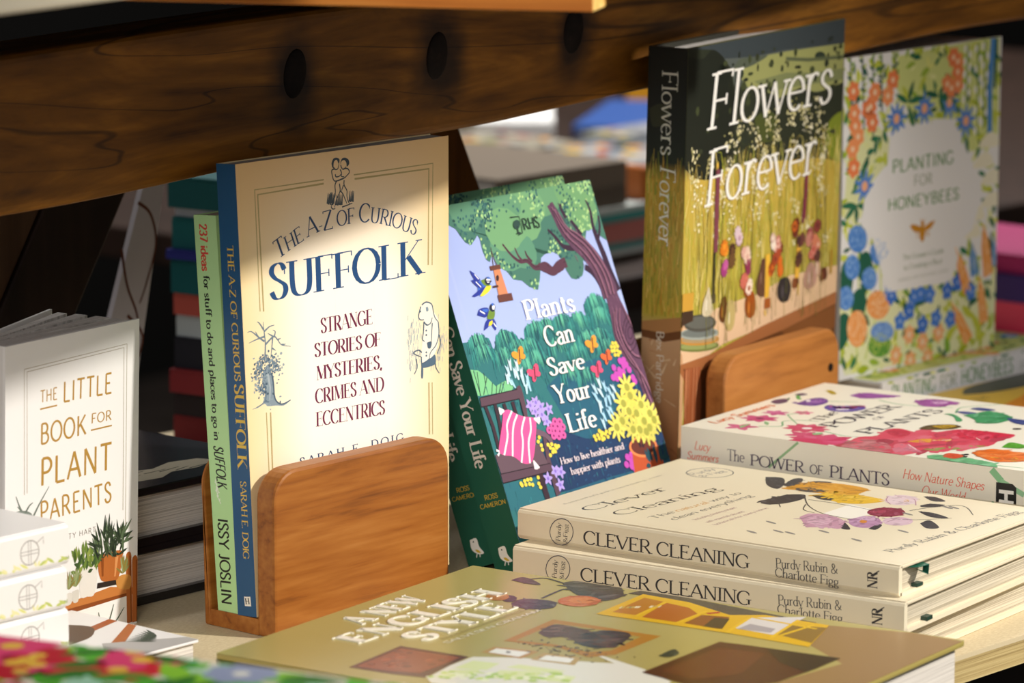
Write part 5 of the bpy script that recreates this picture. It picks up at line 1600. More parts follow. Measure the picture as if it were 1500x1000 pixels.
    a.wblob(P('136.6 139.9 142.8 137.2 141.9 125.9 135.5 130.9'), '4a5492')
    a.wblob(P('124.1 142.4 127.8 138.3 127.3 130.3 121 134.5'), '4a5492')
    a.wblob(P('101.1 87.6 99.4 87.5 97.8 88.8 97.3 90.6 98.1 91.9 99.8 92 101.4 90.7 102 88.9'), '3a2e2a')
    a.up()
    a.wblob(P('9.1 88.2 18.3 88.8 18.6 81.7 14.5 77.6 6.4 79.3'), 'd8502e')
    for q in P('18.7 79.9 20.5 79 10.8 77.4 15 76.8 13.2 83.9 15.8 82.3'):
        a.ell(q, 2, 1.6, '2a2020', n=6)
    a.text('The', P('55.9 191.5 84.8 196.3 60.3 199.7'), IK, 'roman', .8)
    a.text('POWER', P('44.9 176.1 120.1 175.1 50.4 187.4'), IK, 'light', .95)
    a.text('OF', P('77.7 167.3 89.2 167.7 79.9 171.4'), IK, 'light', .95)
    a.text('PLANTS', P('39.4 151 123.1 148.3 43.7 161.3'), IK, 'light', .95)
    a.text('Lucy Summers', P('16 237.1 81.2 236.5 21.2 244.1'), 'ea6a24', 'script', 1.2)
    return a


def art_power_spine():
    a = Art(250, 18.8, 8)
    a.fill('f0ebdc')
    a.up()
    a.line(P('76.7 18.2 57.8 1.9'), 1.4, '93b98c')
    a.line(P('197.6 17.4 203.9 11.6'), 4, '86c090')
    a.line(P('203.2 11.9 217.6 5.8'), 3, '93c49a')
    a.text('The', P('30.7 2.7 42 2.8 30.9 9.1'), '33224a', 'roman', .85)
    a.text('POWER', P('45.7 1.7 81 1.6 46 7.9'), '33224a', 'light', 1.1)
    a.text('OF', P('84.5 1.7 92.9 1.7 84.6 6.8'), '33224a', 'light', 1.2)
    a.text('PLANTS', P('97 1.1 135.1 0.9 97 7.8'), '33224a', 'light', 1.1)
    a.text('Lucy', P('8.7 6.5 19.2 6.4 9 11.4'), 'ea5a1e', 'script', 1.1)
    a.text('Summers', P('4 0.5 24.8 0.8 4.3 4.9'), 'ea5a1e', 'script', 1.2)
    a.text('How Nature Shapes', P('142.9 6.1 193.2 5.4 143.1 11.4'), 'e8502a', 'script', 1.0)
    a.text('Our World', P('154.8 -1.7 181.8 -2.3 155 3.6'), 'e8502a', 'script', 1.0)
    a.poly(P('200.6 10.9 210.6 11 212.9 9.1 213 -4.9 200.7 -6.4'), '17171b')
    a.up()
    for q in (P('202.4 6.1 211.3 6.2'), P('202.5 0.6 211.4 0.6'), P('206.7 6.3 206.8 0.6')):
        a.line(q, 2.0, 'f4f2ee')
    return a


# ------------------------------------------------------------------ artwork: the interiors book (its title letters stand proud)
def art_style():
    a = Art(219.7, 287.2, 19)
    R_ = a.r
    a.grid(8, 10, lambda x, y: mix(rgb('a99a58'), rgb('b3a768'), x / 220))
    a.up()
    a.poly(P('215 117.4 209.3 69.2 219.2 26.5 217.1 -2.4') + [(219.7, 0), (60, 0)] + P('99.4 36.1 147.4 27.7 169.2 56.6'), '98784e')
    a.poly(P('101.3 141.3 87.3 101.1 74.6 77.9 23.8 64.5') + P('11 169.9 17.5 176.5 42.4 180.6 61.9 180.6 72.4 161.4 88.4 117.7'), 'e4e2d6')
    a.up()
    a.poly(P('13.1 218.4 60 221.5 60.9 182.2 42.4 180.6 17 177.3 13.9 194.7'), '55261a')
    a.up()
    a.poly(P('16.5 216.4 56 218.2 57.5 185.3 41 184 22.7 184.5 18.2 197.8'), '8a3f26')
    for k in range(60):
        q = P('20.5 213.7 53.6 216.5 54.3 188.7 27.1 187.5')
        u, v = R_.random(), R_.random()
        p = tuple((q[0][i] * (1 - u) + q[1][i] * u) * (1 - v) + (q[3][i] * (1 - u) + q[2][i] * u) * v for i in (0, 1))
        a.ell(p, R_.uniform(1, 4), R_.uniform(1, 3), R_.choice(['7a3420', '9a4a2c', '6a2c1c']), n=6)
    a.lay -= 1
    # window panes with the garden beyond
    for q in (P('20.9 174.5 35.1 175.5 44.5 164.5 30.8 159.6'), P('39 176 55.9 176.6 58.4 163 44.5 161.3'), P('32.8 153.4 48 156 57.4 138.6 40.7 131.9'), P('53.9 156.7 61.9 154.4 63.8 128.8 55.9 134.4'), P('42.7 129 55.9 131.2 57.4 119.4 45.2 115.7')):
        a.poly(q, 'dbe4a8')
    a.up()
    for k in range(70):
        u = R_.uniform(560, 1280)
        q = P('20.9 174.5 54.9 119.9 45.4 176.1')
        p = (q[0][0] + (q[1][0] - q[0][0]) * (u - 560) / 720 + R_.uniform(-6, 6), q[0][1] + (q[1][1] - q[0][1]) * (u - 560) / 720 + R_.uniform(-4, 10))
        a.ell(p, R_.uniform(1, 3), R_.uniform(1, 3), R_.choice(['c8dc7a', 'eef2d0', 'a9c860']), n=6)
    # pictures
    a.poly(P('95.5 185.5 144.8 188.8 145.6 155.9') + P('144.7 148.3 145.5 126.8 102.5 126.2 91 134.7') + P('99.4 157.2'), 'b07a2a')
    a.poly(P('71 182.1 83.7 183 87.5 159.8 71.5 159.5'), 'b58a4a')
    a.poly(P('72.4 154.9 86.6 156.5 89 136.4 74.8 131.6'), 'b99a5c')
    a.up()
    a.poly(P('99.4 180.9 138.1 183.3 140.2 153.6') + P('138.1 147.1 138.7 134.3 107.3 132.1 99.2 139.9') + P('103.5 159.8'), 'a3954e')
    a.poly(P('72.9 179.2 81.2 180.1 84 162.5 73.6 162.2'), 'ecece4')
    a.poly(P('74.4 151.8 83.4 152.8 85.5 138.4 77.2 135.8'), 'ecece4')
    a.up()
    a.wblob(P('118 180.3 135.6 182.9 137.4 171.7 133.4 157 128.9 143.2 113.1 133.2 110.7 150.2 117.7 163.5 112.6 171.2'), '5a3a2a')
    a.wblob(P('130.8 160 140.6 154.5 140.3 141.1 117.7 134.3 107.5 140.9 112.5 155.7'), '2c2422')
    a.wblob(P('78.9 170.2 77.4 169.6 76.4 170 76.4 171.1 77.5 172.3 79 172.9 80 172.5 80 171.3'), '8a8a84')
    for k in range(90):
        p = P('97.3 150.4')[0]
        a.ell((p[0] + R_.gauss(0, 8), p[1] + R_.gauss(0, 12)), R_.uniform(.4, 1.2), R_.uniform(.4, 1.2), '4a3a34', n=5)
    # fruit branch
    for q in (P('202.8 252.1 210.9 251.5 210.7 245.6 203.1 234.2 200.7 240.1'), P('211.9 227 218.9 224 221.3 212.7 224.3 200.7 204.3 185.9 189.3 190.1 194.9 207.4'), P('161.5 224.7 170.9 225.2 175.7 218 175.4 207.5 164.7 201.7 156.8 207.9 155.8 218.7')):
        a.wblob(q, '3a3632')
    for q in (P('210 245.1 216.1 239.7 212.1 226.6'), P('178.5 217.5 194.8 218.9 202.1 219')):
        a.curve(q, 1.6, '3a3632')
    a.wblob(P('170.9 227.5 165.9 225.6 162.7 226.7 162.9 230.1 166.6 233.9 171.6 235.9 174.9 234.8 174.6 231.3'), '3a3632')
    a.up()
    a.wblob(P('189.5 189.7 184 187.9 178.4 188.9 174.2 192.5 172.5 197.7 173.9 203.1 177.9 207.4 183.4 209.3 189.1 208.3 193.3 204.7 194.9 199.4 193.6 194'), 'c8642a')
    a.wblob(P('172.1 233 168.3 231.4 164.6 231.5 162.1 233.4 161.3 236.5 162.6 240 165.5 242.9 169.4 244.5 173.1 244.4 175.7 242.5 176.4 239.4 175.1 235.9'), 'b0742e')
    a.up()
    a.wblob(P('189.2 192.4 185.3 191.4 181.5 193 179.2 196.4 179.3 200.5 181.8 203.6 185.7 204.6 189.6 203.1 191.9 199.6 191.7 195.5'), 'd8803e')
    a.lay -= 1
    # yellow bookcase
    a.poly(P('211.2 186.8 223.2 183.6 215 117.4 210.4 77 198.6 76.1 200.3 120.5 212 151.1'), '4a443c')
    a.poly(P('165.9 177.2 214.1 179.5 212 151.1 200.3 120.5 210.1 105.8 209.3 69.2 166.3 56.4 168.3 101.6'), 'e0b21a')
    a.up()
    a.poly(P('173.6 172.3 207.9 174.9 205.8 162.4 174.3 157.9'), 'b8781a')
    a.poly(P('172.7 154.6 204.7 160.2 201.9 145 192 133.1 173 133.4'), 'b0601a')
    a.poly(P('173.5 130.8 192.7 132.1 196.7 118.4 173 110.1'), '8a4a1a')
    a.poly(P('178.6 106.2 201.4 109.4 217.6 86.8 198.9 84.9 177.1 80.9'), 'dcd8d8')
    a.poly(P('179.3 82.2 198.9 84.9 204.1 67.7 173.5 59'), '8a6a2a')
    a.up()
    a.poly(P('172.9 119.5 191.6 124.1 193.5 116.5 173.7 109.1'), '3a2a1c')
    a.poly(P('177.8 102.9 190.1 102.9 188.1 87.3 180.1 85.5'), 'a6a2aa')
    for q in (P('172.3 158.1 205.6 160.7'), P('171.4 133.9 200.8 134'), P('168.1 103.6 201.4 109.4'), P('171.3 80.4 210 86.9'), P('202.1 108.4 199.1 70.6'), P('178.4 78.8 205.2 75.5')):
        a.line(q, 2.0, 'e8bc22')
    a.line(P('196.3 131.3 202.1 127.4'), 3, 'b8402a')
    for k in range(14):
        p = P('181.6 172.8 195.1 157.2')
        u = R_.random()
        a.line([(p[0][0] + (p[1][0] - p[0][0]) * u, p[0][1] + (p[1][1] - p[0][1]) * u), (p[0][0] + (p[1][0] - p[0][0]) * u + 4, p[0][1] + (p[1][1] - p[0][1]) * u + 1)], 1.6, R_.choice(['e8d8b0', 'c8a850', '9a8a5a']))
    # dark table
    a.poly(P('81 97.8 151.2 97.2 152.9 81.1 155.2 33.4 132.4 33 99.4 36.1 84.3 46.5 73.2 67.3'), '4a2016')
    a.up()
    a.poly(P('152.7 72.5 155.5 32.9 123.6 33.5 131.4 51.8'), '271512')
    a.poly(P('88.7 92.1 141.4 91.4 143.3 67.1 104.4 58.2 82.5 70.1'), '5f2c1c')
    a.wblob(P('111.8 107.7 126.3 107.9 120.5 101.6 112.4 102.3'), '2c3a34')
    a.up()
    a.up()
    a.text('SALVESEN GRAHAM', P('75.6 204.6 156.5 202.6 77.1 207.8'), 'ece4c4', 'fatsans', .9)
    a.text('ROOMS WITH HERITAGE', P('81.8 210.9 154.3 210.2 83.3 213.4'), 'b8a868', 'fatsans', .8)
    return a


def style_letters():
    a = Art(219.7, 287.2, 1)
    a.text('A NEW', P('84.2 260.6 144.4 263 83.5 275.7'), 'faf5e6', 'didone', 1.3, .1)
    a.text('ENGLISH', P('53 240.2 175.9 237.7 54 256.4'), 'faf5e6', 'didone', 1.3, .1)
    a.text('STYLE', P('74.2 215.7 155.9 216.5 72.2 232.3'), 'faf5e6', 'didone', 1.3, .1)
    return a

# ------------------------------------------------------------------ the room
def structure(name, mb, mat, loc=(0, 0, 0)):
    o = mb.build(name, mat, None, loc)
    o['kind'] = 'structure'
    return o


m = MB()
m.box(-3500, 4500, -3500, 3500, -780, -760)
structure('floor', m, FLOOR)
m = MB()
m.box(-3500, 4500, 3500, 3600, -760, 2400)
structure('wall_back', m, WALL)
m = MB()
m.box(4500, 4600, -3500, 3600, -760, 2400)
structure('wall_right', m, WALL)

# ------------------------------------------------------------------ furniture
t = thing('display_table', 'speckled beige display table with a plywood edge under all the books', 'table', (0, 0, -760))
m = MB()
m.box(-900, 1150, -283, 430, 757.5, 760)
m.build('table_top', TABLE_TOP, t)
m = MB()
m.box(-900, 1150, -283, 430, 745, 757.4)
m.build('plywood_core', PLY, t)
for x, y in ((-860, -262), (195, -262), (1080, -262), (-860, 380), (195, 380), (1080, 380)):
    m = MB()
    m.box(x, x + 45, y, y + 45, 0, 744.9, bev=2)
    m.build('leg', WOOD_LEG, t)

t = thing('book_table', 'dark table across the aisle heaped with bright books', 'table', (1700, 1250, -760))
m = MB()
m.box(-760, 900, -640, 900, 730, 758, bev=3)
m.build('table_top', WOOD_DARK, t)
for x, y in ((-720, -600), (800, -600), (-720, 820), (800, 820)):
    m = MB()
    m.box(x, x + 60, y, y + 60, 0, 729)
    m.build('leg', WOOD_DARK, t)

# the stained rail with its knots
b = thing('wooden_beam', 'dark stained timber rail with three black knots above the standing books', 'beam', (0, 0, 0))
bm = bmesh.new()
bmesh.ops.create_grid(bm, x_segments=2, y_segments=2, size=1)
bm.free()
m = MB()


def beamfn(x, y, z):
    k = (z + .5)
    zb, zt = 232.4 + .034 * x, 310 + .022 * x
    return (x, 60 + 45 * (y + .5), zb + (zt - zb) * k + 1.2 * math.sin(x * .021) * (1 - k) + .8 * math.sin(x * .013 + 1) * k)


bm = bmesh.new()
bmesh.ops.create_cube(bm, size=1)
for v in bm.verts:
    v.co.x = v.co.x * 1500 + 250
bmesh.ops.bevel(bm, geom=[e for e in bm.edges if abs(e.verts[0].co.x - e.verts[1].co.x) > 1], offset=.06, segments=3, affect='EDGES', profile=.5)
for k in range(1, 50):
    x = -500 + 30 * k
    bmesh.ops.bisect_plane(bm, geom=bm.verts[:] + bm.edges[:] + bm.faces[:], plane_co=(x, 0, 0), plane_no=(1, 0, 0))
m.add_bm(bm, (1, 1, 1), 0, beamfn)
bm.free()
m.build('rail', WOOD_BEAM, b)
for x, z, rx, rz in KNOTS:
    m = MB()
    bm = bmesh.new()
    bmesh.ops.create_uvsphere(bm, u_segments=20, v_segments=10, radius=1)
    for v in bm.verts:
        v.co = Vector((x * 1000 + v.co.x * 8.5 + v.co.z * 1.5, 60 + v.co.y * 1.6, z * 1000 + v.co.z * 13))
    m.add_bm(bm, (1, 1, 1))
    bm.free()
    m.build('knot', KNOT, b, smooth=True)


def board(name, label, cat, pts, y0, y1, mat, bev=1.5):
    m = MB()
    m.prism(pts, y0, y1, axis='y', bev=bev)
    return tag(m.build(name, mat), label, cat)


board('timber_post', 'dark slanting timber post behind the white book at the left', 'post', [(92, 198), (155, 201), (30, -0), (-33, -0)][::-1] + [], 262, 300, WOOD_DARK)
board('timber_brace', 'greyish brown slanting brace along the left of the dark post', 'brace', [(52, 200), (91, 199), (-34, 0), (-78, 0)][::-1], 264, 300, WOOD_MID)
board('timber_strut', 'brown varnished strut rising behind the right edge of the tall cream paperback', 'strut', [(282, 230), (326, 230), (440, 0), (392, 0)][::-1], 170, 200, WOOD_SLAT)
t = thing('plank_shelf', 'dark upper shelf with a cream front lip above the beam at top left', 'shelf', (88, -125, 362), 8.5)
m = MB()
m.box(-900, 1100, 0, 330, 0, 16)
m.build('shelf_board', DARK_PAINT, t)
m = MB()
m.box(-900, -250, -9, -.2, -1, 22, bev=1.5)
m.build('front_lip', CREAM_PAINT, t)

m = MB()
m.box(-150, 330, 0, 260, 0, 22, bev=2)  # out-of-view tray, added only to throw the diagonal shadow on the paperback
tag(m.build('shadow_casting_tray', WOOD_DARK, None, (106, -246, 378.2), 14), 'unseen dark tray added over the upper shelf to cast a diagonal shadow', 'tray')

m = MB()
m.box(0, 25, 0, 230, 345, 361.8, bev=.8)
o = m.build('pine_batten', [WOOD_PINE, WOOD_PINE_END], None, (-67, -268, 0), 27)
for p in o.data.polygons:
    if p.normal.y < -.8:
        p.material_index = 1
tag(o, 'orange pine batten with a sawn end jutting out at the top middle', 'batten')


# ------------------------------------------------------------------ the two oiled wood book holders
def rounded(L, H, r, n=7):
    pts = [(0, 0), (L, 0)]
    pts += [(L - r + r * math.sin(math.pi / 2 * k / n), H - r + r * math.cos(math.pi / 2 * k / n)) for k in range(n, -1, -1)]
    pts += [(r - r * math.sin(math.pi / 2 * k / n), H - r + r * math.cos(math.pi / 2 * k / n)) for k in range(n + 1)]
    return pts


def holder(label, loc, rz, L, H, depth, tf, tb, mat, hole=False):
    r = thing('book_holder', label, 'book holder', loc, rz, 'oiled wooden book holders')
    for nm, y0, y1, hh in (('front_board', 0, tf, H), ('back_board', depth - tb, depth, H + 2)):
        m = MB()
        fn = (lambda x, y, z: (x, y + z / H * (5.5 if y < depth - tb / 2 - .1 else 1.5), z)) if nm == 'back_board' else None
        m.prism(rounded(L, hh, 16), y0, y1, axis='y', bev=1.6 if tb > 6 or nm == 'front_board' else 1.2, fn=fn)
        m.build(nm, mat, r)
    m = MB()
    m.box(.4, L - .4, tf - .5, depth - tb + .5, .3, 8.8)
    m.build('base_block', mat, r)
    if hole:
        m = MB()
        bm = bmesh.new()
        bmesh.ops.create_cone(bm, cap_ends=True, segments=14, radius1=2.6, radius2=2.6, depth=1.0, matrix=Matrix.Translation((L - 11, -.1, H - 24)) @ Matrix.Rotation(math.pi / 2, 4, 'X'))
        m.add_bm(bm, (1, 1, 1))
        bm.free()
        m.build('peg_hole', KNOT, r)
    return r


holder('brown wooden book holder gripping the tall cream paperback and green spined book', (0, 0, 0), 0, 133.4, 87.1, 51.5, 13, 4.8, WOOD_HOLDER)
holder('brown wooden book holder with a small peg hole in front of the dried flower hardback', (381, 8.2, 0), 7.3, 133.9, 93.3, 72, 13.5, 9, WOOD_HOLDER2, True)

# ------------------------------------------------------------------ standing books
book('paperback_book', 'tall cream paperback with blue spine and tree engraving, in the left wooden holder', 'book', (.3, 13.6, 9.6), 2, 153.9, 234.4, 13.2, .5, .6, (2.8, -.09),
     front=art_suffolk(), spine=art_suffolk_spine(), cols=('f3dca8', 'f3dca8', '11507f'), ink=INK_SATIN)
book('slim_paperback_book', 'slim paperback with pale green spine squeezed behind the blue spined paperback', 'book', (1.6, 26.9, 8.8), 2, 118, 207.5, 15.5, .5, .6, (3.84, 3.84),
     spine=art_ideas_spine(), cols=('b4e0a0', 'b4e0a0', 'b4e0a0'), ink=INK_SATIN)
pl = book('garden_hardback_book', 'front leaning hardback with a green spine and a bench under a tree on the cover', 'book', (178.7, -16, 7.65), 2.96, 148.5, 203.7, 21.8, 2.4, 3, (20.5, 20.5),
          front=art_plants(), spine=art_plants_spine(), cols=('a8bbee', '1c5a45', '1c5a45'), ink=INK_MATT, group='leaning garden hardbacks')
dup(pl, (182.8, 8.3, 7.7), 2.9, 'second garden hardback leaning behind the front one, its dark top edge showing', 'leaning garden hardbacks')
book('flower_hardback_book', 'thick tall hardback with candles and dried flowers on a table, behind the right wooden holder', 'book', (356.3, 24, 9), 10.5, 200.8, 264.8, 25.6, 2.8, 3, (-1.24, -1.24),
     front=art_flowers(), spine=art_flowers_spine(), cols=('6b6a3a', '2a2a22', '211f18'), ink=INK_SATIN)
book('floral_hardback_book', 'white upright hardback with a wreath of orange and blue flowers, at the far right', 'book', (573.6, 70, 44.9), .37, 170.6, 201.9, 16, 2.2, 2, (-.25, -.25),
     front=art_bees(), cols=('eeeeee', 'c9d3e6', 'e6e6e8'), ink=INK_MATT, fan=([(.5, 3, 2.3, 5.2), (3, 6, 5.2, 8), (6, 10, 8, 10.8), (10, 14, 10.8, 13.6)], 21), group='honeybee planting hardbacks')
lb = book('plant_parents_book', 'small white upright book with gold lettering and potted plants, at the far left', 'book', (-122.6, 70.2, 0), 5.45, 101.4, 161.6, 20, 1.6, 1.2, (-1.8, -1.8),
          front=art_little(), cols=('f1efee', 'f1efee', 'e6e4e2'), ink=INK_SATIN, fan=([(.3, 2.5, 1.7, 7), (4, 7, 7, 11), (10, 12, 11, 15), (15, 16.5, 15, 18.3)], 18.5), group='small white plant books')

# ------------------------------------------------------------------ flat piles on the table
HB_FLAT = 'honeybee planting hardbacks'
f = book('floral_hardback_book', 'white hardback lying flat under the upright floral one, green letters along its spine', 'book', (786, 47, 22.6), 90, 166.3, 198, 22, 2.2, 3, flat=True,
         front=art_bees_flat(), spine=art_bees_flat_spine(), cols=('eeeeee', 'eeeeee', 'e6e6e8'), ink=INK_MATT, group=HB_FLAT)
dup(f, (784, 48, .4), 90, 'lower white hardback in the flat pile under the upright floral one', HB_FLAT)

sp = art_clever_spine()
cc = book('cleaning_hardback_book', 'cream hardback lying on top of the front stack, cover with yellow leaves facing up', 'book', (174, -267.5, 33.3), 5.94, 156.7, 233.2, 16.4, 2.2, 3, flat=True,
          front=art_clever(), spine=sp, cols=('e9ddc1', 'e9ddc1', 'e9dec3'), ink=INK_SATIN, pages=PAGE_CREAM, group='stacked cream hardbacks', round_spine=1.6)
m = MB()
for (x0, z0, y0), (x1, z1, y1) in (((9, 13.9, 2), (16, 13.2, -2)), ((16, 13.2, -2), (22, 13.6, -4)), ((22, 13.6, -4), (19.5, 9.2, -5)), ((19.5, 9.2, -5), (15, 11.4, -4))):
    q = [(x0, y0, z0), (x1, y1, z1), (x1 + 2.5, y1 + 5, z1), (x0 + 2.5, y0 + 5, z0)]
    p = [(x, y, z - .4) for x, y, z in q]
    g = rgb('0f5a48')
    m.face(q, g)
    m.face(p[::-1], g)
    for k in range(4):
        m.face([q[k], p[k], p[(k + 1) % 4], q[(k + 1) % 4]], g)
m.build('ribbon', INK_SATIN, cc)
cd = dup(cc, (168.6, -275, 16.8), 8.02, 'middle cream hardback of the front stack, green ribbon end poking from its pages', 'stacked cream hardbacks')
ce = dup(cc, (170, -270, .3), 7.0, 'lowest cream hardback of the front stack, mostly hidden behind the olive book', 'stacked cream hardbacks')
for r in (cd, ce):
    for ch in list(r.children):
        if ch.name.startswith('ribbon'):
            bpy.data.objects.remove(ch)
    m = MB()
    m.box(22, 28, -.6, 3.5, 2.25, 4.2, rgb('12392f'))
    m.build('ribbon', INK_SATIN, r)
m = MB()
m.box(16, 22, -.6, 3.2, 2.25, 4.0, rgb('12392f'))
m.build('ribbon_tail', INK_SATIN, cc)

pp = book('botanical_hardback_book', 'thick white hardback with watercolour poppies lying behind the cream stack', 'book', (344, -260.3, 47.2), 6.5, 159.6, 250, 18.8, 2.4, 3, flat=True,
          front=art_power(), spine=art_power_spine(), cols=('f4efdf', 'f4efdf', 'f0ebdc'), ink=INK_SATIN, pages=PAGE_CREAM, group='stacked botanical hardbacks', spine_off=0)
dup(pp, (346, -259, 28.3), 6.9, 'middle white botanical hardback under the watercolour poppy cover', 'stacked botanical hardbacks')
dup(pp, (343, -261, 9.4), 6.2, 'lower white botanical hardback near the table under the poppy cover', 'stacked botanical hardbacks')
m = MB()
m.box(0, 150, 0, 240, 0, 9.2, rgb('d8cfba'), bev=.6)
tag(m.build('slim_book', INK_MATT, None, (349, -256, 0), 6.5), 'slim plain book lying lowest beneath the watercolour poppy hardbacks', 'book')

ne = book('interiors_hardback_book', 'large glossy olive hardback lying at the front with raised white title letters', 'book', (-83.4, -364.3, .2), 7.68, 219.7, 287.2, 29.8, 3, 3.5, flat=True,
          front=art_style(), cols=('a99a58', '5f5628', '5f5628'), ink=INK_GLOSS, pages=PAGE_FLAT)
m = MB()
L_ = style_letters()
for pts, cols, lay in L_.items:
    top = [(x, y, 30.55) for x, y in pts]
    low = [(x, y, 29.9) for x, y in pts]
    m.face(top, cols[0])
    for i in range(len(pts)):
        j = (i + 1) % len(pts)
        m.face([low[i], low[j], top[j], top[i]], cols[0])
m.build('raised_title', INK_GLOSS, ne)

# small white plant books: the pile at the left and one lying flat
def art_little_spine():
    a = Art(161.5, 20, 2)
    for k in range(60):
        x = a.r.uniform(0, 161)
        a.leaf((x, 2.4), (x + a.r.uniform(-6, 6), a.r.uniform(3, 6)), 1.6, a.r.choice(['b9c46a', 'd9d98a', '9aa86a', 'e4e0a8']))
    c = (136, 10)
    ring = [(c[0] + 6 * math.cos(t * .314), c[1] + 6 * math.sin(t * .314)) for t in range(20)]
    a.ring(ring, .55, '9a9694')
    for o in (-.8, .8):
        a.line([(c[0] - 6, c[1] + o), (c[0] + 6, c[1] + o)], .4, 'a5a2a0')
        a.line([(c[0] + o, c[1] - 6), (c[0] + o, c[1] + 6)], .4, 'a5a2a0')
    a.line([(c[0] + 4.5, c[1] + 4), (c[0] + 9, c[1] + 6.5), (c[0] + 9, c[1] + 3)], .5, 'a5a2a0')
    a.text('PLANT PARENTS', P('40 7 112 7 40 13'), 'b4afa8', 'thin', 1.0, .1)
    return a


GP = 'small white plant books'
bk = book('plant_parents_book', 'small white book lying topmost of the pile at the left edge, leafy cover up', 'book', (-138, 6, 63.6), 90, 101.4, 161.5, 20.4, 1.6, 2, flat=True,
          front=art_little(), spine=art_little_spine(), cols=('f1efee', 'f1efee', 'e9e7e5'), ink=INK_SATIN, group=GP, round_spine=1.5)
dup(bk, (-141.5, 4, 42.6), 90, 'small white book second from the top of the left pile, round emblem on its spine', GP)
dup(bk, (-140, 5, 21.6), 90.6, 'small white book third from the top of the left pile, just above the red flowers', GP)
dup(bk, (-142, 4, .6), 89.6, 'lowest small white book of the left pile, behind the blurred floral book', GP)
# its cover shows the same wooden rack
a = Art(101.4, 92, 5)
a.fill('f1efee')
a.up()
a.poly([(42, 0), (101, 44), (101, 50), (36, 6)], 'b5672e')
a.poly([(60, 46), (101, 58), (101, 64), (58, 52)], 'a8561f')
a.up()
a.blob([(52, 40), (70, 44), (84, 60), (70, 78), (54, 66)], '5a3a22')
a.poly([(64, 30), (101, 8), (101, 0), (40, 0)], 'b9b6b4')
a.up()
for k in range(9):
    a.leaf((84 + k, 12 + k), (74 + 3 * k, 26 + k), 2, '4a5548')
lf = book('plant_parents_book', 'small white book lying alone below the upright one, wooden rack on its cover', 'book', (-176, -20, .3), 0, 101.4, 92, 17.5, 1.6, 2, flat=True,
          front=a, cols=('f1efee', 'f1efee', 'e9e7e5'), ink=INK_SATIN, group=GP)

# two black hardbacks stacked behind the left holder
GD_ = 'black hardbacks behind the left holder'


def art_black():
    a = Art(150, 220, 3)
    a.fill('1b1a1e')
    a.up()
    a.poly([(142, 60), (139, 84), (141, 104), (136, 122), (138, 138), (131, 152), (133, 170), (126, 190), (116, 186), (112, 168), (118, 150), (112, 132), (117, 116), (113, 98), (119, 80), (114, 60)], 'b9b09a')
    a.up()
    for k in range(12):
        y = 66 + 9 * k
        x = a.r.uniform(120, 134)
        a.line([(x, y), (x - a.r.uniform(.5, 3), y + a.r.uniform(8, 18))], 1.0, '4a463c', .5)
    return a


# fore-edge toward the reader, so the pages show
def black(loc, rz, label):
    return book('black_hardback_book', label, 'book', loc, rz, 150, 220, 31.5, 4.5, 4, flat=True, front=art_black(), cols=('1b1a1e', '1b1a1e', '1b1a1e'), ink=INK_GLOSS, group=GD_)


bb = black((-104, 255, 31.8), -90, 'upper black hardback behind the left holder, torn paper design on its cover')
dup(bb, (-106, 256.5, .2), -90.5, 'lower black hardback beneath the one with the torn paper design', GD_)

# ------------------------------------------------------------------ nearest books, out of focus
def art_floral():
    a = Art(210, 250, 12)
    R_ = a.r
    a.fill('e9e4d2')
    a.up()
    for k in range(160):
        x, y = R_.uniform(0, 210), R_.uniform(0, 250)
        t = R_.uniform(0, 6.28)
        l = R_.uniform(14, 32)
        a.leaf((x, y), (x + l * math.cos(t), y + l * math.sin(t)), l * .42, R_.choice(['4fae2e', '6cc03a', '3f8a34', '8fc83a', 'b9d6c4', 'd8d23a']))
    a.up()
    for k in range(46):
        x, y = R_.uniform(20, 210), R_.uniform(120, 250)
        a.petals((x, y), R_.uniform(14, 22), 7, R_.choice(['d8263a', 'e23a4a', 'e8467a', 'c81e34']), .42, R_.random(), 'f2c84a', .25)
    for k in range(150):
        x, y = R_.uniform(120, 215), R_.uniform(0, 170)
        t = R_.uniform(0, 6.28)
        l = R_.uniform(14, 30)
        a.leaf((x, y), (x + l * math.cos(t), y + l * math.sin(t)), l * .45, R_.choice(['4fae2e', '5cc03a', '3f9a34', '8fd03a', 'a9dcc0', '2f7a2a']))
    a.up()
    for k in range(9):
        x, y = R_.uniform(60, 210), R_.uniform(0, 120)
        a.petals((x, y), R_.uniform(10, 16), 7, R_.choice(['e8d23a', '9aa6c8', 'e8eef0', '5a5f8a']), .42, R_.random(), 'f2f2e8', .25)
    return a


fl0 = book('flower_cover_book', 'out of focus book at the bottom left with red flowers and green leaves', 'book', (-500, -446, 77), 16, 210, 250, 24, 2.5, 3, flat=True, front=art_floral(), cols=('dcd6c0', 'cfd8c0', 'b9c8a0'), ink=INK_SATIN)
m = MB()
m.box(-7, 225, -7, 256, 0, 76.8, rgb('4a443c'), bev=3)
tag(m.build('display_block', WOOD_MID, None, (-500, -446, 0), 16), 'plain wooden display block under the blurred red flower book', 'block')

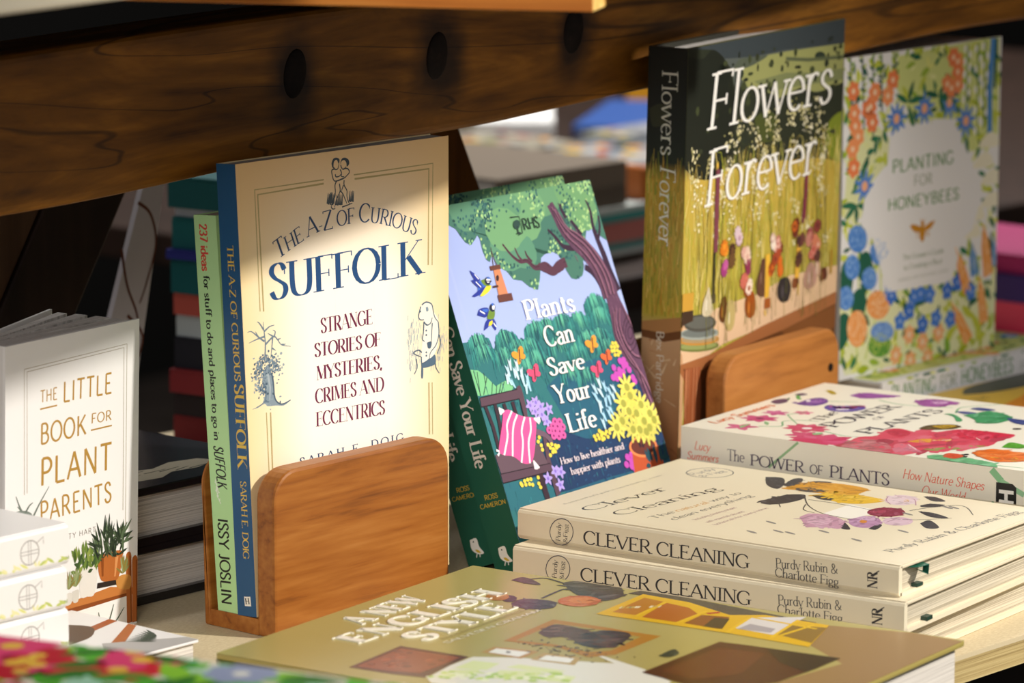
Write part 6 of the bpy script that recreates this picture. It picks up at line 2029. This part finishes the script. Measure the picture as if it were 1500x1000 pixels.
# yellow illustrated book by the white floral pile
a = Art(190, 228, 15)
a.fill('e8c04a')
a.up()
a.blob([(-5, 130), (40, 168), (90, 185), (130, 205), (195, 215), (195, 150), (110, 130), (40, 60), (-5, 40)], 'ea962a')
a.blob([(62, 212), (92, 226), (195, 226), (195, 206), (120, 200), (80, 204)], '4e5246')
a.up()
for k in range(140):
    x, y = a.r.uniform(0, 190), a.r.uniform(20, 165)
    a.leaf((x, y), (x + a.r.uniform(10, 26), y + a.r.uniform(-6, 10)), 3.2, a.r.choice(['8a8a22', 'a8a838', 'efe8d2', '6a7020', 'e8e2cc']))
for k in range(16):
    x, y = a.r.uniform(4, 70), a.r.uniform(175, 220)
    a.line([(x, y), (x + 3, y + 1.4), (x + 5, y - 1)], .7, '5a5020')
yb = book('illustrated_book', 'yellow book with an orange hill lying flat at the right edge before the white pile', 'book', (576, -186, 16.2), -1.5, 190, 226, 15.8, 2.2, 3, flat=True, front=a, cols=('e8c04a', 'e8c04a', 'd8b03a'), ink=INK_SATIN, group='yellow illustrated books')
dup(yb, (577, -186, .3), -1.2, 'lower book directly under the yellow book with an orange hill', 'yellow illustrated books')

# ------------------------------------------------------------------ behind: poster board, dim piles
m = MB()
m.prism([(135, .5), (180, .5), (222, 196), (210, 206)], 304, 308, rgb('d2ced8'), axis='y')
n_ = Art(400, 300, 3)
for q in ('186 176 196 168 200 150 192 128 186 116', '172 150 176 128 184 108 182 90', '160 92 170 96 166 78 158 62', '176 110 188 96 180 76'):
    n_.curve(P(q), 2.2, '6a3a2a', 1.0)
n_.emit(m, lambda x, y, o: (x + 12, 303.9 - o, y))
tag(m.build('sketch_board', INK_MATT), 'leaning white board with brown pen scrawls in the gap left of the green spine', 'board')


def plain_book(label, loc, rz, w, h, t, c, group, pages=None, front=None):
    b_ = book('hardback_book', label, 'book', loc, rz, w, h, t, min(2.2, t * .25), 3, flat=True, cols=(c, c, c), ink=INK_MATT, group=group, pages=pages, front=front)
    return b_


R0 = random.Random(4)
# dim pile seen through the gap beside the green spine
z = 0.3
GL = 'dim pile behind the slim green book'
for i, (tk, c, lb_) in enumerate([(16, '7a1f24', 'dark red book lowest in the dim pile behind the green spine'), (15, '2a2024', 'black book second from the bottom of the dim pile behind the green spine'), (15, '8a2a30', 'red book third from the bottom of the dim pile behind the green spine'),
                                  (20, '20202c', 'near black book just under the pale ones in the dim pile behind the green spine'), (14, 'b9c4cc', 'pale grey book amid the dim pile behind the green spine'), (14, 'c0584e', 'salmon red book amid the dim pile behind the green spine'),
                                  (22, '0f5f66', 'lower teal book in the dim pile behind the green spine'), (6, '2a2f8a', 'thin navy book between the two teal ones behind the green spine'), (20, '14666a', 'upper teal book in the dim pile behind the green spine'),
                                  (6, 'c6c9d4', 'thin white book high in the dim pile behind the green spine'), (20, '12585c', 'teal book topmost in the dim pile behind the green spine')]):
    plain_book(lb_, (335 + R0.uniform(-4, 4), 350, z), R0.uniform(-3, 3) + 8, 150, 60, tk, c, GL)
    z += tk + .1

# pile in the middle distance between the two leaning covers and the flower hardback
z = 0.3
GM = 'mixed pile behind the garden hardbacks'
for tk, c, lb_ in ((4, '4a3e34', 'thin brown book at the base of the mixed pile seen left of the flower spine'), (5, 'c6cecb', 'lower pale grey book under the salmon one in the mixed pile'), (5, '4f9a96', 'thin teal book right under the salmon one in the mixed pile'),
                   (17, 'd08078', 'salmon red book in the mixed pile seen left of the flower spine'), (7, '4fa8a2', 'teal book right above the salmon one in the mixed pile'), (5, 'd0d8d4', 'upper pale grey book above the teal one in the mixed pile')):
    plain_book(lb_, (1105, 660, z), R0.uniform(-1, 1) + 91, 150, 175, tk, c, GM)
    z += tk + .1
for tk, c, lb_ in ((17, '665c50', 'grey brown book lower of the two on top of the mixed pile'), (19, '7a6e60', 'grey brown book topmost on the mixed pile seen left of the flower spine')):
    plain_book(lb_, (1081, 662, z), R0.uniform(-1, 1) + 90, 170, 156, tk, c, GM)
    z += tk + .1
m = MB()
m.box(0, 14, 0, 60, 0, 70, rgb('b8641c'), bev=1)
tag(m.build('orange_spined_book', INK_SATIN, None, (1108, 668, .3), 0), 'upright book with an orange brown spine beside the mixed pile', 'book')

# pink and purple books at the far right edge
GQ = 'pink and purple pile at the right edge'
z = .3


def art_pink_spine():
    a = Art(230, 22, 3)
    a.fill('d8305a')
    a.up()
    a.text('A', P('24 6 24 24 14 6')[::1], '2a1f4a', 'fat')
    a.text('A K E', P('6 4 60 4 6 18'), '2a1f4a', 'fatsans')
    return a


book('pink_hardback_book', 'hot pink hardback at the right edge, dark letters on its spine', 'book', (1000, 130, .3), 0, 120, 230, 22, 2.2, 3, flat=True, spine=art_pink_spine(), cols=('d8305a', 'd8305a', 'd8305a'), group=GQ)
plain_book('dark purple book above the hot pink one at the right edge', (1001, 131, 22.5), 1, 120, 230, 20, '3a2468', GQ)
plain_book('magenta book topmost of the pile at the right edge', (1002, 130, 42.7), -1, 120, 230, 14, 'a02060', GQ)

# bright covers laid out on the back table
GB = 'covers laid out on the back table'
lay = [(1190, 905, 8, '8f8a82', 'grey book lying nearest on the back table behind the strut'), (1330, 770, 20, 'b8963a', 'mustard book lying on the near edge of the back table'), (1235, 1045, -10, 'b0504a', 'red book lying on the back table behind the strut'),
       (1425, 920, 14, '7f858c', 'blue grey book lying in the middle of the back table'), (1385, 1108, -6, '9a9484', 'stone coloured book lying in the middle of the back table'), (1575, 852, 5, 'b87850', 'orange book lying at the right of the back table'),
       (1590, 1012, 2, '8f9298', 'pale grey book lying toward the right of the back table'), (1225, 1250, 4, 'a8a49a', 'off white book lying on the left of the back table'), (1415, 1275, -8, 'a88c40', 'ochre book lying far back on the table'),
       (1750, 965, -8, '75797a', 'grey book lying at the far right of the back table')]
for x, y, rz, c, lb_ in lay:
    w_, h_ = 150, 130
    a = Art(w_, h_, int(x))
    a.fill(c)
    a.up()
    for k in range(46):
        a.ell((a.r.uniform(0, w_), a.r.uniform(0, h_)), a.r.uniform(5, 20), a.r.uniform(4, 14), a.r.choice([c, 'c9a83a', 'b4b0a8', '5a6068', 'a0503a', 'c8c4bc', '7a7a4a', '3e464e', '8a8680', 'd0923a', '9a5a50']), a.r.random(), 9)
        if k % 3 == 2:
            a.up()
    plain_book(lb_, (x, y, -1.6), rz, w_, h_, R0.choice([10, 14, 18]), c, GB, None, a)

m = MB()
m.box(0, 82, 0, 180, 0, 16, rgb('f6f6f4'), bev=2)
tag(m.build('white_box', INK_MATT, None, (1575, 1270, -1.6), -49), 'bright white flat box on the back table under the beam', 'box')
m = MB()
m.box(0, 50, 0, 90, 0, 30, rgb('2a2a30'), bev=2)
tag(m.build('black_box', INK_MATT, None, (1526, 1322, -1.6), -49), 'small black box left of the bright white one on the back table', 'box')
m = MB()
m.box(0, 105, 0, 210, 0, 14, rgb('34569a'), bev=3)
tag(m.build('folded_cloth', INK_MATT, None, (1636, 1192, -1.6), -60), 'folded blue cloth on the back table right of the white box', 'cloth')
m = MB()
m.box(0, 130, 0, 150, 0, 40, rgb('e8a420'), bev=4)
tag(m.build('yellow_box', INK_MATT, None, (1885, 1330, -1.6), -52), 'orange yellow box on the back table beside the flower hardback spine', 'box')
